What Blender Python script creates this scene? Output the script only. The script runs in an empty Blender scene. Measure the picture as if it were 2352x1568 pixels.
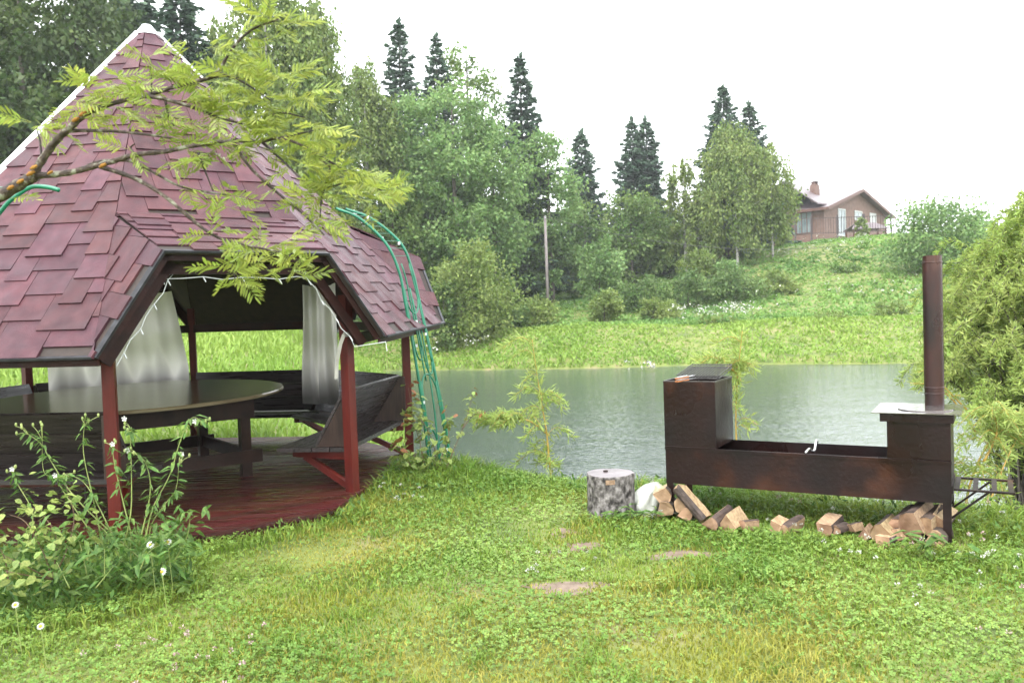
import bpy, math, random
import numpy as np
random.seed(7); rng = np.random.default_rng(7)
SC = bpy.context.scene; COL = SC.collection
# ------------------------------------------------------------------ camera, sky, sun, exposure
F = 1900.0; CX, CY = 1176.0, 784.0; EYE = np.array([0, 0, 1.6])
PIT = math.atan(64 / 1900); ROLL = math.radians(2.0)
fw = np.array([0, math.cos(PIT), -math.sin(PIT)])
_r = np.array([1.0, 0, 0]); _u = np.array([0, math.sin(PIT), math.cos(PIT)])
rt = _r * math.cos(ROLL) - _u * math.sin(ROLL)
up = _r * math.sin(ROLL) + _u * math.cos(ROLL)
cam = bpy.data.cameras.new('camera'); co = bpy.data.objects.new('camera', cam); COL.objects.link(co)
from mathutils import Matrix, Vector
M = Matrix(((rt[0], up[0], -fw[0], 0), (rt[1], up[1], -fw[1], 0), (rt[2], up[2], -fw[2], 1.6), (0, 0, 0, 1)))
co.matrix_world = M
cam.sensor_width = 36; cam.lens = F / 2352 * 36; cam.clip_start = 0.05; cam.clip_end = 2000
cam.dof.use_dof = True; cam.dof.focus_distance = 6.5; cam.dof.aperture_fstop = 4.5
SC.camera = co
SUN_EL, SUN_AZ = math.radians(58), math.radians(200)
w = bpy.data.worlds.new('World'); SC.world = w; w.use_nodes = True
nt = w.node_tree; bg = nt.nodes['Background']
sky = nt.nodes.new('ShaderNodeTexSky'); sky.sky_type = 'NISHITA'; sky.sun_disc = False
sky.sun_elevation = SUN_EL; sky.sun_rotation = SUN_AZ; sky.air_density = 1.0; sky.dust_density = 4.0
hs = nt.nodes.new('ShaderNodeHueSaturation'); hs.inputs['Saturation'].default_value = 0.35
mx = nt.nodes.new('ShaderNodeMix'); mx.data_type = 'RGBA'; mx.inputs['Factor'].default_value = 0.85
mx.inputs['B'].default_value = (8.6, 8.9, 9.2, 1)
nt.links.new(sky.outputs['Color'], hs.inputs['Color']); nt.links.new(hs.outputs['Color'], mx.inputs['A'])
nt.links.new(mx.outputs['Result'], bg.inputs['Color']); bg.inputs['Strength'].default_value = 0.12
sl = bpy.data.lights.new('sun', 'SUN'); sl.energy = 1.0; sl.angle = math.radians(40); sl.color = (1, 0.96, 0.9)
so = bpy.data.objects.new('sun', sl); COL.objects.link(so)
so.rotation_euler = (math.radians(90) - SUN_EL, 0, math.radians(180) - SUN_AZ + math.radians(180))
_d = Vector((math.sin(SUN_AZ) * math.cos(SUN_EL), math.cos(SUN_AZ) * math.cos(SUN_EL), math.sin(SUN_EL)))
so.rotation_euler = _d.to_track_quat('Z', 'Y').to_euler(); so.location = (0, 0, 60)
SC.view_settings.view_transform = 'Standard'; SC.view_settings.look = 'None'
SC.view_settings.exposure = 1.95; SC.view_settings.gamma = 1; SC.view_settings.use_curve_mapping = False
SC.render.engine = 'CYCLES'
SC.cycles.max_bounces = 6; SC.cycles.diffuse_bounces = 3; SC.cycles.glossy_bounces = 3; SC.cycles.transmission_bounces = 4
SC.cycles.volume_bounces = 0; SC.cycles.transparent_max_bounces = 4

def ray(x, y):
    return fw + rt * ((x - CX) / F) + up * ((CY - y) / F)
def px(x, y, D):
    d = ray(x, y); return EYE + d * (D / d[1])
def pz(x, y, z):
    d = ray(x, y); return EYE + d * ((z - 1.6) / d[2])
def topx(p):
    p = np.asarray(p, float) - EYE; k = p @ fw
    return CX + F * (p @ rt) / k, CY - F * (p @ up) / k, k

# ------------------------------------------------------------------ materials
def _ramp(n, cols):
    e = n.color_ramp.elements
    while len(e) < len(cols): e.new(0.5)
    for i, (p, c) in enumerate(cols):
        e[i].position = p; e[i].color = (*c, 1)
def mat(name, c1, c2=None, scale=6, rough=0.6, bump=0.0, bscale=None, spec=0.5, metal=0, stretch=None, rand=0.0,
        trans=0.0, coords='Object', detail=5, lo=0.35, hi=0.65, third=None, coat=0.0, rvar=0.0):
    m = bpy.data.materials.new(name); m.use_nodes = True; t = m.node_tree; N = t.nodes; L = t.links
    b = N['Principled BSDF']; out = N['Material Output']
    tc = N.new('ShaderNodeTexCoord'); vec = tc.outputs[coords]
    if stretch:
        mp = N.new('ShaderNodeMapping'); mp.inputs['Scale'].default_value = stretch; L.new(vec, mp.inputs['Vector']); vec = mp.outputs['Vector']
    c2 = c2 or c1
    no = N.new('ShaderNodeTexNoise'); no.inputs['Scale'].default_value = scale; no.inputs['Detail'].default_value = detail
    L.new(vec, no.inputs['Vector'])
    cr = N.new('ShaderNodeValToRGB')
    _ramp(cr, [(lo, c1), (hi, c2)] if third is None else [(lo, c1), ((lo + hi) / 2, c2), (hi, third)])
    L.new(no.outputs['Fac'], cr.inputs['Fac']); colr = cr.outputs['Color']
    if rand > 0:
        oi = N.new('ShaderNodeObjectInfo'); ge = N.new('ShaderNodeNewGeometry')
        ad = N.new('ShaderNodeMath'); ad.operation = 'ADD'; fr = N.new('ShaderNodeMath'); fr.operation = 'FRACT'
        L.new(oi.outputs['Random'], ad.inputs[0]); L.new(ge.outputs['Random Per Island'], ad.inputs[1]); L.new(ad.outputs[0], fr.inputs[0])
        hv = N.new('ShaderNodeHueSaturation')
        m1 = N.new('ShaderNodeMapRange'); m1.inputs['To Min'].default_value = 1 - rand; m1.inputs['To Max'].default_value = 1 + rand
        L.new(fr.outputs[0], m1.inputs['Value']); L.new(m1.outputs['Result'], hv.inputs['Value'])
        m3 = N.new('ShaderNodeMath'); m3.operation = 'MULTIPLY'; m3.inputs[1].default_value = 7.31
        f3 = N.new('ShaderNodeMath'); f3.operation = 'FRACT'; L.new(fr.outputs[0], m3.inputs[0]); L.new(m3.outputs[0], f3.inputs[0])
        m2 = N.new('ShaderNodeMapRange'); m2.inputs['To Min'].default_value = 0.5 - rand * 0.06; m2.inputs['To Max'].default_value = 0.5 + rand * 0.06
        L.new(f3.outputs[0], m2.inputs['Value']); L.new(m2.outputs['Result'], hv.inputs['Hue'])
        L.new(colr, hv.inputs['Color']); colr = hv.outputs['Color']
    L.new(colr, b.inputs['Base Color'])
    b.inputs['Roughness'].default_value = rough; b.inputs['Specular IOR Level'].default_value = spec; b.inputs['Metallic'].default_value = metal
    b.inputs['Coat Weight'].default_value = coat; b.inputs['Coat Roughness'].default_value = 0.12
    if rvar:
        n2 = N.new('ShaderNodeTexNoise'); n2.inputs['Scale'].default_value = scale * 0.7; L.new(vec, n2.inputs['Vector'])
        mr = N.new('ShaderNodeMapRange'); mr.inputs['From Min'].default_value = 0.35; mr.inputs['From Max'].default_value = 0.65
        mr.inputs['To Min'].default_value = max(0.03, rough - rvar); mr.inputs['To Max'].default_value = min(1, rough + rvar)
        L.new(n2.outputs['Fac'], mr.inputs['Value']); L.new(mr.outputs['Result'], b.inputs['Roughness'])
    if bump:
        nb = N.new('ShaderNodeTexNoise'); nb.inputs['Scale'].default_value = bscale or scale * 4; nb.inputs['Detail'].default_value = 4
        L.new(vec, nb.inputs['Vector']); bp = N.new('ShaderNodeBump'); bp.inputs['Strength'].default_value = bump; bp.inputs['Distance'].default_value = 0.01
        L.new(nb.outputs['Fac'], bp.inputs['Height']); L.new(bp.outputs['Normal'], b.inputs['Normal'])
    if trans > 0:
        tr = N.new('ShaderNodeBsdfTranslucent'); L.new(colr, tr.inputs['Color'])
        ms = N.new('ShaderNodeMixShader'); ms.inputs[0].default_value = trans
        L.new(b.outputs[0], ms.inputs[1]); L.new(tr.outputs[0], ms.inputs[2]); L.new(ms.outputs[0], out.inputs['Surface'])
    return m
def leafmat(name, c1, c2, rand=0.25, trans=0.35, scale=0.6, rough=0.5, spec=0.3, coords='Object'):
    return mat(name, c1, c2, scale=scale, rough=rough, spec=spec, rand=rand, trans=trans, coords=coords, detail=3)

MT = {}
MT['shingle'] = mat('shingle', (.053, .021, .028), (.090, .031, .038), 9, .5, .7, 160, .27, rand=.26, lo=.3, hi=.7, rvar=.1)
MT['sheath'] = mat('sheathing', (.018, .011, .008), (.03, .017, .012), 12, .7, .3)
MT['drip'] = mat('drip_edge', (.014, .014, .016), (.03, .03, .035), 14, .5, .3, spec=.3)
MT['strap'] = mat('strap_cloth', (.30, .29, .26), (.38, .37, .33), 8, .7)
MT['flash'] = mat('ridge_metal', (.62, .64, .68), (.75, .77, .8), 8, .3, 0)
MT['redpost'] = mat('red_paint', (.065, .0075, .0048), (.10, .0115, .007), 5, .42, .25, 60, .28, stretch=(3, 3, .6), rvar=.1)
MT['fascia'] = mat('brown_red_board', (.016, .006, .005), (.032, .009, .007), 6, .5, .3, 60, .18)
MT['bench'] = mat('dark_wood', (.014, .010, .009), (.038, .029, .027), 7, .36, .4, 40, .4, rand=.25, rvar=.12, stretch=(.5, 6, 6))
MT['benchend'] = mat('brown_bench_end', (.022, .012, .009), (.045, .026, .019), 7, .45, .4, 40, .3, stretch=(6, 6, .6))
MT['deck'] = mat('deck_paint', (.028, .0065, .0055), (.062, .0100, .008), 5, .36, .4, 50, .3, rand=.25, stretch=(.5, 5, 5), rvar=.18, third=(.055, .022, .018))
MT['table'] = mat('table_varnish', (.12, .092, .05), (.18, .145, .082), 4, .2, .25, 9, .45, coat=.15)
MT['tableleg'] = mat('table_frame', (.018, .009, .006), (.034, .016, .010), 6, .45, .3, 40, .2)
MT['cream'] = mat('ply_sliver', (.3, .12, .04), None, 5, .5)
MT['metal'] = mat('rusty_sheet', (.006, .0036, .0034), (.0135, .0052, .0046), 2.2, .34, .25, 30, .24, rvar=.20, third=(.060, .020, .009), lo=.34, hi=.74)
MT['metal_in'] = mat('sooty_sheet', (.004, .003, .003), (.010, .006, .005), 6, .7, .3, 30, .1)
MT['pipe'] = mat('flue_pipe', (.012, .0055, .005), (.032, .010, .008), 2.6, .30, .1, 60, .4, rvar=.1, third=(.10, .042, .026), stretch=(2.5, 2.5, .9), lo=.35, hi=.72)
MT['lid'] = mat('wet_steel_lid', (.20, .19, .19), (.28, .24, .22), 6, .14, .08, 20, .8, metal=.75, rvar=.06)
MT['wire'] = mat('grill_wire', (.012, .011, .011), (.10, .095, .09), 90, .4, 0, metal=0)
MT['steel'] = mat('bright_steel', (.5, .5, .5), (.65, .65, .65), 10, .25, 0, metal=.8)
MT['handlewood'] = mat('handle_wood', (.3, .1, .03), (.42, .16, .06), 12, .4)
MT['green'] = mat('green_enamel', (.003, .11, .055), (.006, .16, .085), 8, .3, 0)
MT['whiteplastic'] = mat('white_plastic', (.75, .77, .78), None, 5, .4)
MT['logface'] = mat('split_wood', (.24, .155, .085), (.42, .30, .175), 9, .6, .5, 50, rand=.22, stretch=(6, 1, 6))
MT['bark'] = mat('log_bark', (.03, .02, .016), (.085, .058, .045), 12, .75, .8, 30, rand=.2)
MT['logend'] = mat('log_end', (.17, .095, .05), (.31, .195, .115), 14, .65, .3, rand=.2)
MT['stumpbark'] = mat('birch_bark', (.016, .013, .011), (.12, .108, .10), 24, .8, 1.0, 40, stretch=(1.0, 1.0, .75), third=(.27, .25, .24), lo=.36, hi=.66)
MT['stumptop'] = mat('stump_top', (.10, .075, .08), (.18, .15, .155), 7, .3, .4, 30)
MT['bag'] = mat('plastic_bag', (.45, .47, .42), (.55, .57, .52), 7, .3, .5, 25, trans=.25, third=(.5, .5, .2), lo=.4, hi=.72)
MT['barkbranch'] = mat('rowan_bark', (.028, .018, .013), (.07, .047, .034), 34, .7, .8, 90, third=(.22, .22, .165), lo=.42, hi=.66)
MT['lichen'] = mat('lichen', (.24, .10, .01), (.3, .15, .02), 30, .8, .5)
MT['twig'] = mat('twig_bark', (.014, .009, .007), (.035, .022, .015), 20, .6, .3)
MT['rowanleaf'] = leafmat('rowan_leaf', (.21, .28, .045), (.37, .415, .09), .25, .45, 4, .35, .5)
MT['trunk'] = mat('tree_bark', (.05, .042, .034), (.13, .11, .09), 3, .8, .6, 12)
MT['birchtrunk'] = mat('white_birch_bark', (.07, .065, .06), (.32, .31, .285), 1.6, .7, .4, 8, stretch=(1, 1, 2.5), lo=.36, hi=.5)
MT['spruce'] = leafmat('spruce_needles', (.050, .095, .060), (.090, .145, .088), .3, .15, .25)
MT['alder'] = leafmat('alder_leaves', (.125, .215, .065), (.22, .34, .115), .3, .35, .3)
MT['decid'] = leafmat('broad_leaves', (.095, .168, .042), (.18, .26, .07), .3, .35, .25)
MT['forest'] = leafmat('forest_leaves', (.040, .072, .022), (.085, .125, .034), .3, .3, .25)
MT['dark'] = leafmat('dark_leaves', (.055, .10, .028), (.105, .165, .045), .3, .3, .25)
MT['birch'] = leafmat('birch_leaves', (.115, .175, .042), (.205, .265, .072), .28, .35, .35)
MT['bush'] = leafmat('bush_leaves', (.14, .205, .048), (.225, .29, .08), .25, .38, .5)
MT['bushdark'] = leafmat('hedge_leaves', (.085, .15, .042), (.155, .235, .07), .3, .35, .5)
MT['willow'] = leafmat('willow_leaves', (.25, .345, .075), (.40, .475, .15), .28, .52, .8, .45, .3)
MT['willowstem'] = mat('willow_stem', (.30, .20, .035), (.42, .27, .05), 10, .5)
MT['grass'] = leafmat('lawn_grass', (.115, .220, .026), (.220, .295, .045), .30, .35, .55)
MT['grassdry'] = leafmat('lawn_grass_pale', (.235, .255, .032), (.33, .31, .065), .25, .35, 1.0)
MT['clover'] = leafmat('clover_leaf', (.115, .215, .032), (.20, .30, .06), .25, .3, 1.2)
MT['fargrass'] = leafmat('meadow_grass', (.165, .285, .042), (.25, .355, .066), .13, .35, .10)
MT['hillgrass'] = leafmat('hill_grass', (.110, .220, .048), (.20, .33, .078), .25, .35, .13)
MT['weed'] = leafmat('weed_leaf', (.062, .135, .027), (.135, .225, .048), .25, .35, 4)
MT['roseleaf'] = leafmat('rose_leaf', (.15, .22, .05), (.30, .36, .10), .25, .35, 5)
MT['redleaf'] = leafmat('young_red_leaf', (.20, .08, .04), (.30, .15, .055), .25, .4, 5)
MT['weedstem'] = mat('weed_stem', (.17, .23, .06), (.26, .30, .09), 10, .5)
MT['rosestem'] = mat('rose_stem', (.09, .045, .03), (.15, .10, .05), 12, .5)
MT['petal'] = mat('white_petal', (.6, .6, .57), (.68, .68, .65), 10, .5, trans=.3)
MT['pinkpetal'] = mat('pink_clover_head', (.34, .2, .2), (.45, .35, .33), 60, .6, rand=.2)
MT['umbel'] = mat('cream_umbel', (.36, .37, .31), (.48, .48, .43), 10, .6, rand=.15)
MT['yellow'] = mat('yellow_disc', (.55, .34, .02), None, 10, .6)
MT['soil'] = mat('bare_soil', (.115, .078, .052), (.19, .138, .10), 13, .7, .8, 40)
MT['brick'] = mat('pink_brick', (.13, .075, .058), (.165, .10, .078), 2.2, .8)
MT['brickdark'] = mat('shaded_brick', (.25, .12, .09), (.32, .16, .12), 2.2, .8)
MT['roofmetal'] = mat('house_roof', (.085, .062, .066), (.125, .094, .10), 1.2, .45)
MT['rooftrim'] = mat('roof_trim', (.10, .045, .032), None, 2, .6)
MT['glass'] = mat('window_glass', (.10, .14, .15), (.2, .24, .25), .7, .1)
MT['whiteframe'] = mat('window_white', (.42, .44, .44), None, 2, .5)
MT['fence'] = mat('fence_metal', (.05, .035, .035), None, 2, .5)
MT['pole'] = mat('weathered_pole', (.14, .12, .115), (.21, .185, .18), 2, .8)
MT['wirecable'] = mat('cable', (.05, .05, .05), None, 2, .6)
MT['curtain'] = mat('curtain_cloth', (.55, .54, .47), (.68, .67, .60), 3, .7, .2, 30)

# curtain: mildew band near the lower hem, a stain that belongs to the cloth
def curtain_mat():
    m = mat('mildewed_curtain', (.76, .74, .65), (.86, .84, .77), 2.5, .8, .2, 40, trans=.55)
    t = m.node_tree; N = t.nodes; L = t.links; b = N['Principled BSDF']
    src = b.inputs['Base Color'].links[0].from_socket
    at = N.new('ShaderNodeAttribute'); at.attribute_name = 'stain'
    mix = N.new('ShaderNodeMix'); mix.data_type = 'RGBA'; mix.inputs['B'].default_value = (.035, .032, .032, 1)
    L.new(at.outputs['Fac'], mix.inputs['Factor']); L.new(src, mix.inputs['A']); L.new(mix.outputs['Result'], b.inputs['Base Color'])
    for n in N:
        if n.type == 'BSDF_TRANSLUCENT': L.new(mix.outputs['Result'], n.inputs['Color'])
    return m
MT['curtain'] = curtain_mat()

def water_mat():
    m = bpy.data.materials.new('pond_water'); m.use_nodes = True; t = m.node_tree; N = t.nodes; L = t.links; b = N['Principled BSDF']
    b.inputs['Base Color'].default_value = (.046, .060, .058, 1); b.inputs['Roughness'].default_value = .11
    b.inputs['IOR'].default_value = 1.33; b.inputs['Specular IOR Level'].default_value = .9
    tc = N.new('ShaderNodeTexCoord'); mp = N.new('ShaderNodeMapping'); mp.inputs['Scale'].default_value = (1, 1.6, 1)
    L.new(tc.outputs['Object'], mp.inputs['Vector'])
    n1 = N.new('ShaderNodeTexNoise'); n1.inputs['Scale'].default_value = 7; n1.inputs['Detail'].default_value = 3
    n2 = N.new('ShaderNodeTexNoise'); n2.inputs['Scale'].default_value = .6; n2.inputs['Detail'].default_value = 2
    L.new(mp.outputs['Vector'], n1.inputs['Vector']); L.new(mp.outputs['Vector'], n2.inputs['Vector'])
    vo = N.new('ShaderNodeTexVoronoi'); vo.inputs['Scale'].default_value = 5; L.new(tc.outputs['Object'], vo.inputs['Vector'])
    wv = N.new('ShaderNodeMath'); wv.operation = 'SINE'; ml = N.new('ShaderNodeMath'); ml.operation = 'MULTIPLY'; ml.inputs[1].default_value = 38
    L.new(vo.outputs['Distance'], ml.inputs[0]); L.new(ml.outputs[0], wv.inputs[0])
    b1 = N.new('ShaderNodeBump'); b1.inputs['Strength'].default_value = .2; b1.inputs['Distance'].default_value = .05
    b2 = N.new('ShaderNodeBump'); b2.inputs['Strength'].default_value = .08; b2.inputs['Distance'].default_value = .25
    b3 = N.new('ShaderNodeBump'); b3.inputs['Strength'].default_value = .10; b3.inputs['Distance'].default_value = .01
    L.new(n1.outputs['Fac'], b1.inputs['Height']); L.new(n2.outputs['Fac'], b2.inputs['Height']); L.new(wv.outputs[0], b3.inputs['Height'])
    L.new(b2.outputs['Normal'], b1.inputs['Normal']); L.new(b1.outputs['Normal'], b3.inputs['Normal']); L.new(b3.outputs['Normal'], b.inputs['Normal'])
    return m
MT['water'] = water_mat()

# ------------------------------------------------------------------ mesh helpers
ORG = {}
def tag(o, label=None, cat=None, group=None, kind=None):
    for k, v in (('label', label), ('category', cat), ('group', group), ('kind', kind)):
        if v: o[k] = v
    return o
def empty(name, loc, label, cat, group=None):
    o = bpy.data.objects.new(name, None); COL.objects.link(o); o.location = [float(v) for v in loc]; o.empty_display_size = .2
    ORG[o.name] = np.array(loc, float); return tag(o, label, cat, group)
def link(name, me, mats, parent=None, smooth=False):
    for m in (mats if isinstance(mats, (list, tuple)) else [mats]): me.materials.append(m)
    o = bpy.data.objects.new(name, me); COL.objects.link(o)
    if parent is not None: o.parent = parent; ORG[o.name] = ORG[parent.name]
    else: ORG[o.name] = np.zeros(3)
    if smooth: me.polygons.foreach_set('use_smooth', np.ones(len(me.polygons), bool))
    return o
def np_mesh(name, V, faces, mats, parent=None, local=False, smooth=False, mi=None):
    """faces: (n,k) int array or list of lists"""
    V = np.asarray(V, float)
    if parent is not None and not local: V = V - ORG[parent.name]
    me = bpy.data.meshes.new(name)
    if isinstance(faces, np.ndarray):
        n, k = faces.shape
        me.vertices.add(len(V)); me.vertices.foreach_set('co', V.astype(np.float32).ravel())
        me.loops.add(n * k); me.loops.foreach_set('vertex_index', faces.astype(np.int32).ravel())
        me.polygons.add(n); me.polygons.foreach_set('loop_start', np.arange(0, n * k, k, dtype=np.int32))
        try: me.polygons.foreach_set('loop_total', np.full(n, k, np.int32))
        except Exception: pass
        me.update(calc_edges=True)
    else:
        me.from_pydata(V.tolist(), [], faces); me.update()
    if mi is not None: me.polygons.foreach_set('material_index', np.asarray(mi, np.int32))
    return link(name, me, mats, parent, smooth)
def nrm(v):
    v = np.asarray(v, float); return v / (np.linalg.norm(v) + 1e-12)
class MB:
    def __init__(s): s.v = []; s.f = []; s.m = []
    def add(s, vs, fs, m=0):
        o = len(s.v); s.v += [tuple(map(float, q)) for q in vs]; s.f += [[i + o for i in q] for q in fs]; s.m += [m] * len(fs); return s
    def box(s, c, sz, ax=None, m=0):
        c = np.asarray(c, float); h = np.asarray(sz, float) / 2
        ax = np.eye(3) if ax is None else np.asarray(ax, float)
        vs = [c + ax[0] * h[0] * a + ax[1] * h[1] * b + ax[2] * h[2] * d for a in (-1, 1) for b in (-1, 1) for d in (-1, 1)]
        return s.add(vs, [[0, 1, 3, 2], [4, 6, 7, 5], [0, 4, 5, 1], [2, 3, 7, 6], [0, 2, 6, 4], [1, 5, 7, 3]], m)
    def bar(s, p0, p1, w, h, upv=(0, 0, 1), m=0):
        p0 = np.asarray(p0, float); p1 = np.asarray(p1, float); x = nrm(p1 - p0); u = np.asarray(upv, float)
        y = nrm(np.cross(u, x)); z = np.cross(x, y)
        return s.box((p0 + p1) / 2, (np.linalg.norm(p1 - p0), w, h), (x, y, z), m)
    def tube(s, pts, rad, n=6, m=0, caps=True):
        pts = [np.asarray(p, float) for p in pts]; rad = [rad] * len(pts) if np.isscalar(rad) else list(rad)
        o = len(s.v); prev = None
        for i, p in enumerate(pts):
            t = nrm(pts[min(i + 1, len(pts) - 1)] - pts[max(i - 1, 0)])
            if prev is None:
                a = np.array([0, 0, 1.]) if abs(t[2]) < .9 else np.array([1., 0, 0]); u = nrm(np.cross(t, a))
            else: u = nrm(prev - t * (prev @ t))
            prev = u; v = np.cross(t, u)
            for k in range(n):
                a = 2 * math.pi * k / n; s.v.append(tuple(p + rad[i] * (u * math.cos(a) + v * math.sin(a))))
        for i in range(len(pts) - 1):
            for k in range(n):
                k2 = (k + 1) % n
                s.f.append([o + i * n + k, o + i * n + k2, o + (i + 1) * n + k2, o + (i + 1) * n + k]); s.m.append(m)
        if caps:
            s.f.append([o + k for k in range(n)][::-1]); s.m.append(m)
            e = o + (len(pts) - 1) * n; s.f.append([e + k for k in range(n)]); s.m.append(m)
        return s
    def prism(s, poly, vec, m=0):
        poly = [np.asarray(p, float) for p in poly]; n = len(poly); vec = np.asarray(vec, float)
        vs = poly + [p + vec for p in poly]
        return s.add(vs, [list(range(n))[::-1], [n + i for i in range(n)]] + [[i, (i + 1) % n, n + (i + 1) % n, n + i] for i in range(n)], m)
    def build(s, name, mats, parent=None, smooth=False, local=False):
        return np_mesh(name, np.array(s.v), s.f, mats, parent, local, smooth, s.m)
def spline(pts, n=6):
    """Catmull-Rom through pts"""
    P = [np.asarray(p, float) for p in pts]
    if len(P) < 3: return [P[0] + (P[-1] - P[0]) * t for t in np.linspace(0, 1, n + 1)]
    Q = [2 * P[0] - P[1]] + P + [2 * P[-1] - P[-2]]; out = []
    for i in range(1, len(Q) - 2):
        for t in np.linspace(0, 1, n, endpoint=False):
            a, b, c, d = Q[i - 1:i + 3]
            out.append(.5 * ((2 * b) + (c - a) * t + (2 * a - 5 * b + 4 * c - d) * t * t + (3 * b - a - 3 * c + d) * t ** 3))
    out.append(P[-1]); return out
def clip_poly(poly, hp):
    """poly list of 2D pts, hp list of (n, c) keep n.p<=c"""
    for n, c in hp:
        out = []
        for i in range(len(poly)):
            a, b = poly[i], poly[(i + 1) % len(poly)]
            da, db = n[0] * a[0] + n[1] * a[1] - c, n[0] * b[0] + n[1] * b[1] - c
            if da <= 0: out.append(a)
            if da * db < 0:
                t = da / (da - db); out.append((a[0] + t * (b[0] - a[0]), a[1] + t * (b[1] - a[1])))
        poly = out
        if len(poly) < 3: return []
    return poly
def halfplanes(poly):
    A = sum(poly[i][0] * poly[(i + 1) % len(poly)][1] - poly[(i + 1) % len(poly)][0] * poly[i][1] for i in range(len(poly)))
    if A < 0: poly = poly[::-1]
    hp = []
    for i in range(len(poly)):
        a, b = poly[i], poly[(i + 1) % len(poly)]; d = (b[0] - a[0], b[1] - a[1]); n = (d[1], -d[0]); l = math.hypot(*n)
        n = (n[0] / l, n[1] / l); hp.append((n, n[0] * a[0] + n[1] * a[1]))
    return hp
def parea(p): return abs(sum(p[i][0] * p[(i + 1) % len(p)][1] - p[(i + 1) % len(p)][0] * p[i][1] for i in range(len(p)))) / 2
def runit(n):
    v = rng.normal(size=(n, 3)); return v / np.linalg.norm(v, axis=1, keepdims=True)
def leaves(P, size, asp=.55, A=None, nbias=.5, svar=.4):
    """rhombic leaves at P; A: preferred axis directions; returns V, F"""
    n = len(P); A = runit(n) if A is None else A
    A = A / (np.linalg.norm(A, axis=1, keepdims=True) + 1e-9)
    Nn = runit(n) + np.array([0, 0, nbias]); B = np.cross(A, Nn); B /= (np.linalg.norm(B, axis=1, keepdims=True) + 1e-9)
    s = (size * (1 + svar * (rng.random(n) * 2 - 1)))[:, None]
    C = np.cross(A, B) * s * .12
    V = np.stack([P, P + A * s * .5 + B * s * asp * .5 + C, P + A * s, P + A * s * .5 - B * s * asp * .5 + C], 1).reshape(-1, 3)
    Fc = np.arange(4 * n).reshape(n, 4); return V, Fc
def joinVF(lst):
    V = []; Fs = []; o = 0
    for v, f in lst: V.append(v); Fs.append(f + o); o += len(v)
    return np.concatenate(V), np.concatenate(Fs)

# ------------------------------------------------------------------ terrain
def sst(a, b, x):
    t = np.clip((x - a) / (b - a), 0, 1); return t * t * (3 - 2 * t)
def wob(x, y):
    return (np.sin(x * 1.7 + y * .9) + np.sin(x * .63 - y * 1.31 + 1) + np.sin(x * 2.9 + y * 2.3 + 2) * .5) / 2.5
def near_s(x, y): return (x + .47) * .53 + (y - 8.45) * .848 + .12 * wob(x, y)
def left_l(x, y):   # positive on the land left of the pond
    return -((x + .9) * .985 + (y - 8.6) * .170) + .25 * wob(x * .5, y * .5)
def far_e(x, y): return y - (40.0 - .26 * np.clip(x, -60, 70)) + .7 * wob(x * .35, y * .35)
def ground_z(x, y):
    x = np.asarray(x, float); y = np.asarray(y, float)
    s = near_s(x, y); zn = np.where(s > 0, -np.maximum(0, s - .0) * .75, 0) - .05 * np.exp(-(s / .5) ** 2)
    zn = np.clip(zn, -1.9, 0)
    l = left_l(x, y); zl = np.minimum(np.clip(-1.1 + .55 * l, -1.9, None), 1.45 * sst(13, 40, y))
    e = far_e(x, y)
    zf = np.where(e < 0, -1.1 + .25 * e, -1.1 + .45 * np.minimum(e, 1) + 1.35 * sst(1, 8, e))
    Aamp = 3.2 + 3.75 * sst(3, 31, x) - 0.6 * sst(-40, -5, -x)
    zf = np.clip(zf, -1.9, None) + Aamp * sst(8, 49, e)
    zf = zf + .12 * wob(x * .4, y * .4) * sst(2, 10, e)
    z = np.maximum(np.maximum(zn, zl), zf)
    z = z + .02 * wob(x * 2.1, y * 2.1) * (y < 14)
    return z
gang = np.radians(np.concatenate([np.linspace(-110, -42, 35), np.linspace(-41.6, 41.6, 190), np.linspace(42, 110, 35)]))
grad = np.concatenate([[0.0001], np.geomspace(.8, 3, 8), np.linspace(3.15, 12, 120), np.geomspace(12.3, 110, 110), np.geomspace(120, 900, 12)])
GX = grad[:, None] * np.sin(gang)[None]; GY = grad[:, None] * np.cos(gang)[None]
GZ = ground_z(GX, GY)
nr, na = GX.shape; idx = np.arange(nr * na).reshape(nr, na)
GF = np.stack([idx[:-1, :-1], idx[:-1, 1:], idx[1:, 1:], idx[1:, :-1]], -1).reshape(-1, 4)[:, ::-1]
gmat = mat('turf', (.07, .10, .018), (.13, .16, .03), 1.4, .85, .6, 25, third=(.20, .17, .08), lo=.36, hi=.72)
ground = np_mesh('ground', np.stack([GX, GY, GZ], -1).reshape(-1, 3), GF, gmat, smooth=True); tag(ground, kind='structure')
back = np_mesh('ground', np.array([(-900, -900, -.02), (900, -900, -.02), (900, .5, -.02), (-900, .5, -.02)]), np.array([[0, 1, 2, 3]]), gmat); tag(back, kind='structure')
wx = np.array([(-30, 6.0, -1.1), (75, 2.0, -1.1), (75, 60, -1.1), (-30, 60, -1.1)])
water = np_mesh('pond_water', wx, np.array([[0, 1, 2, 3]]), MT['water']); tag(water, kind='structure')

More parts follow.
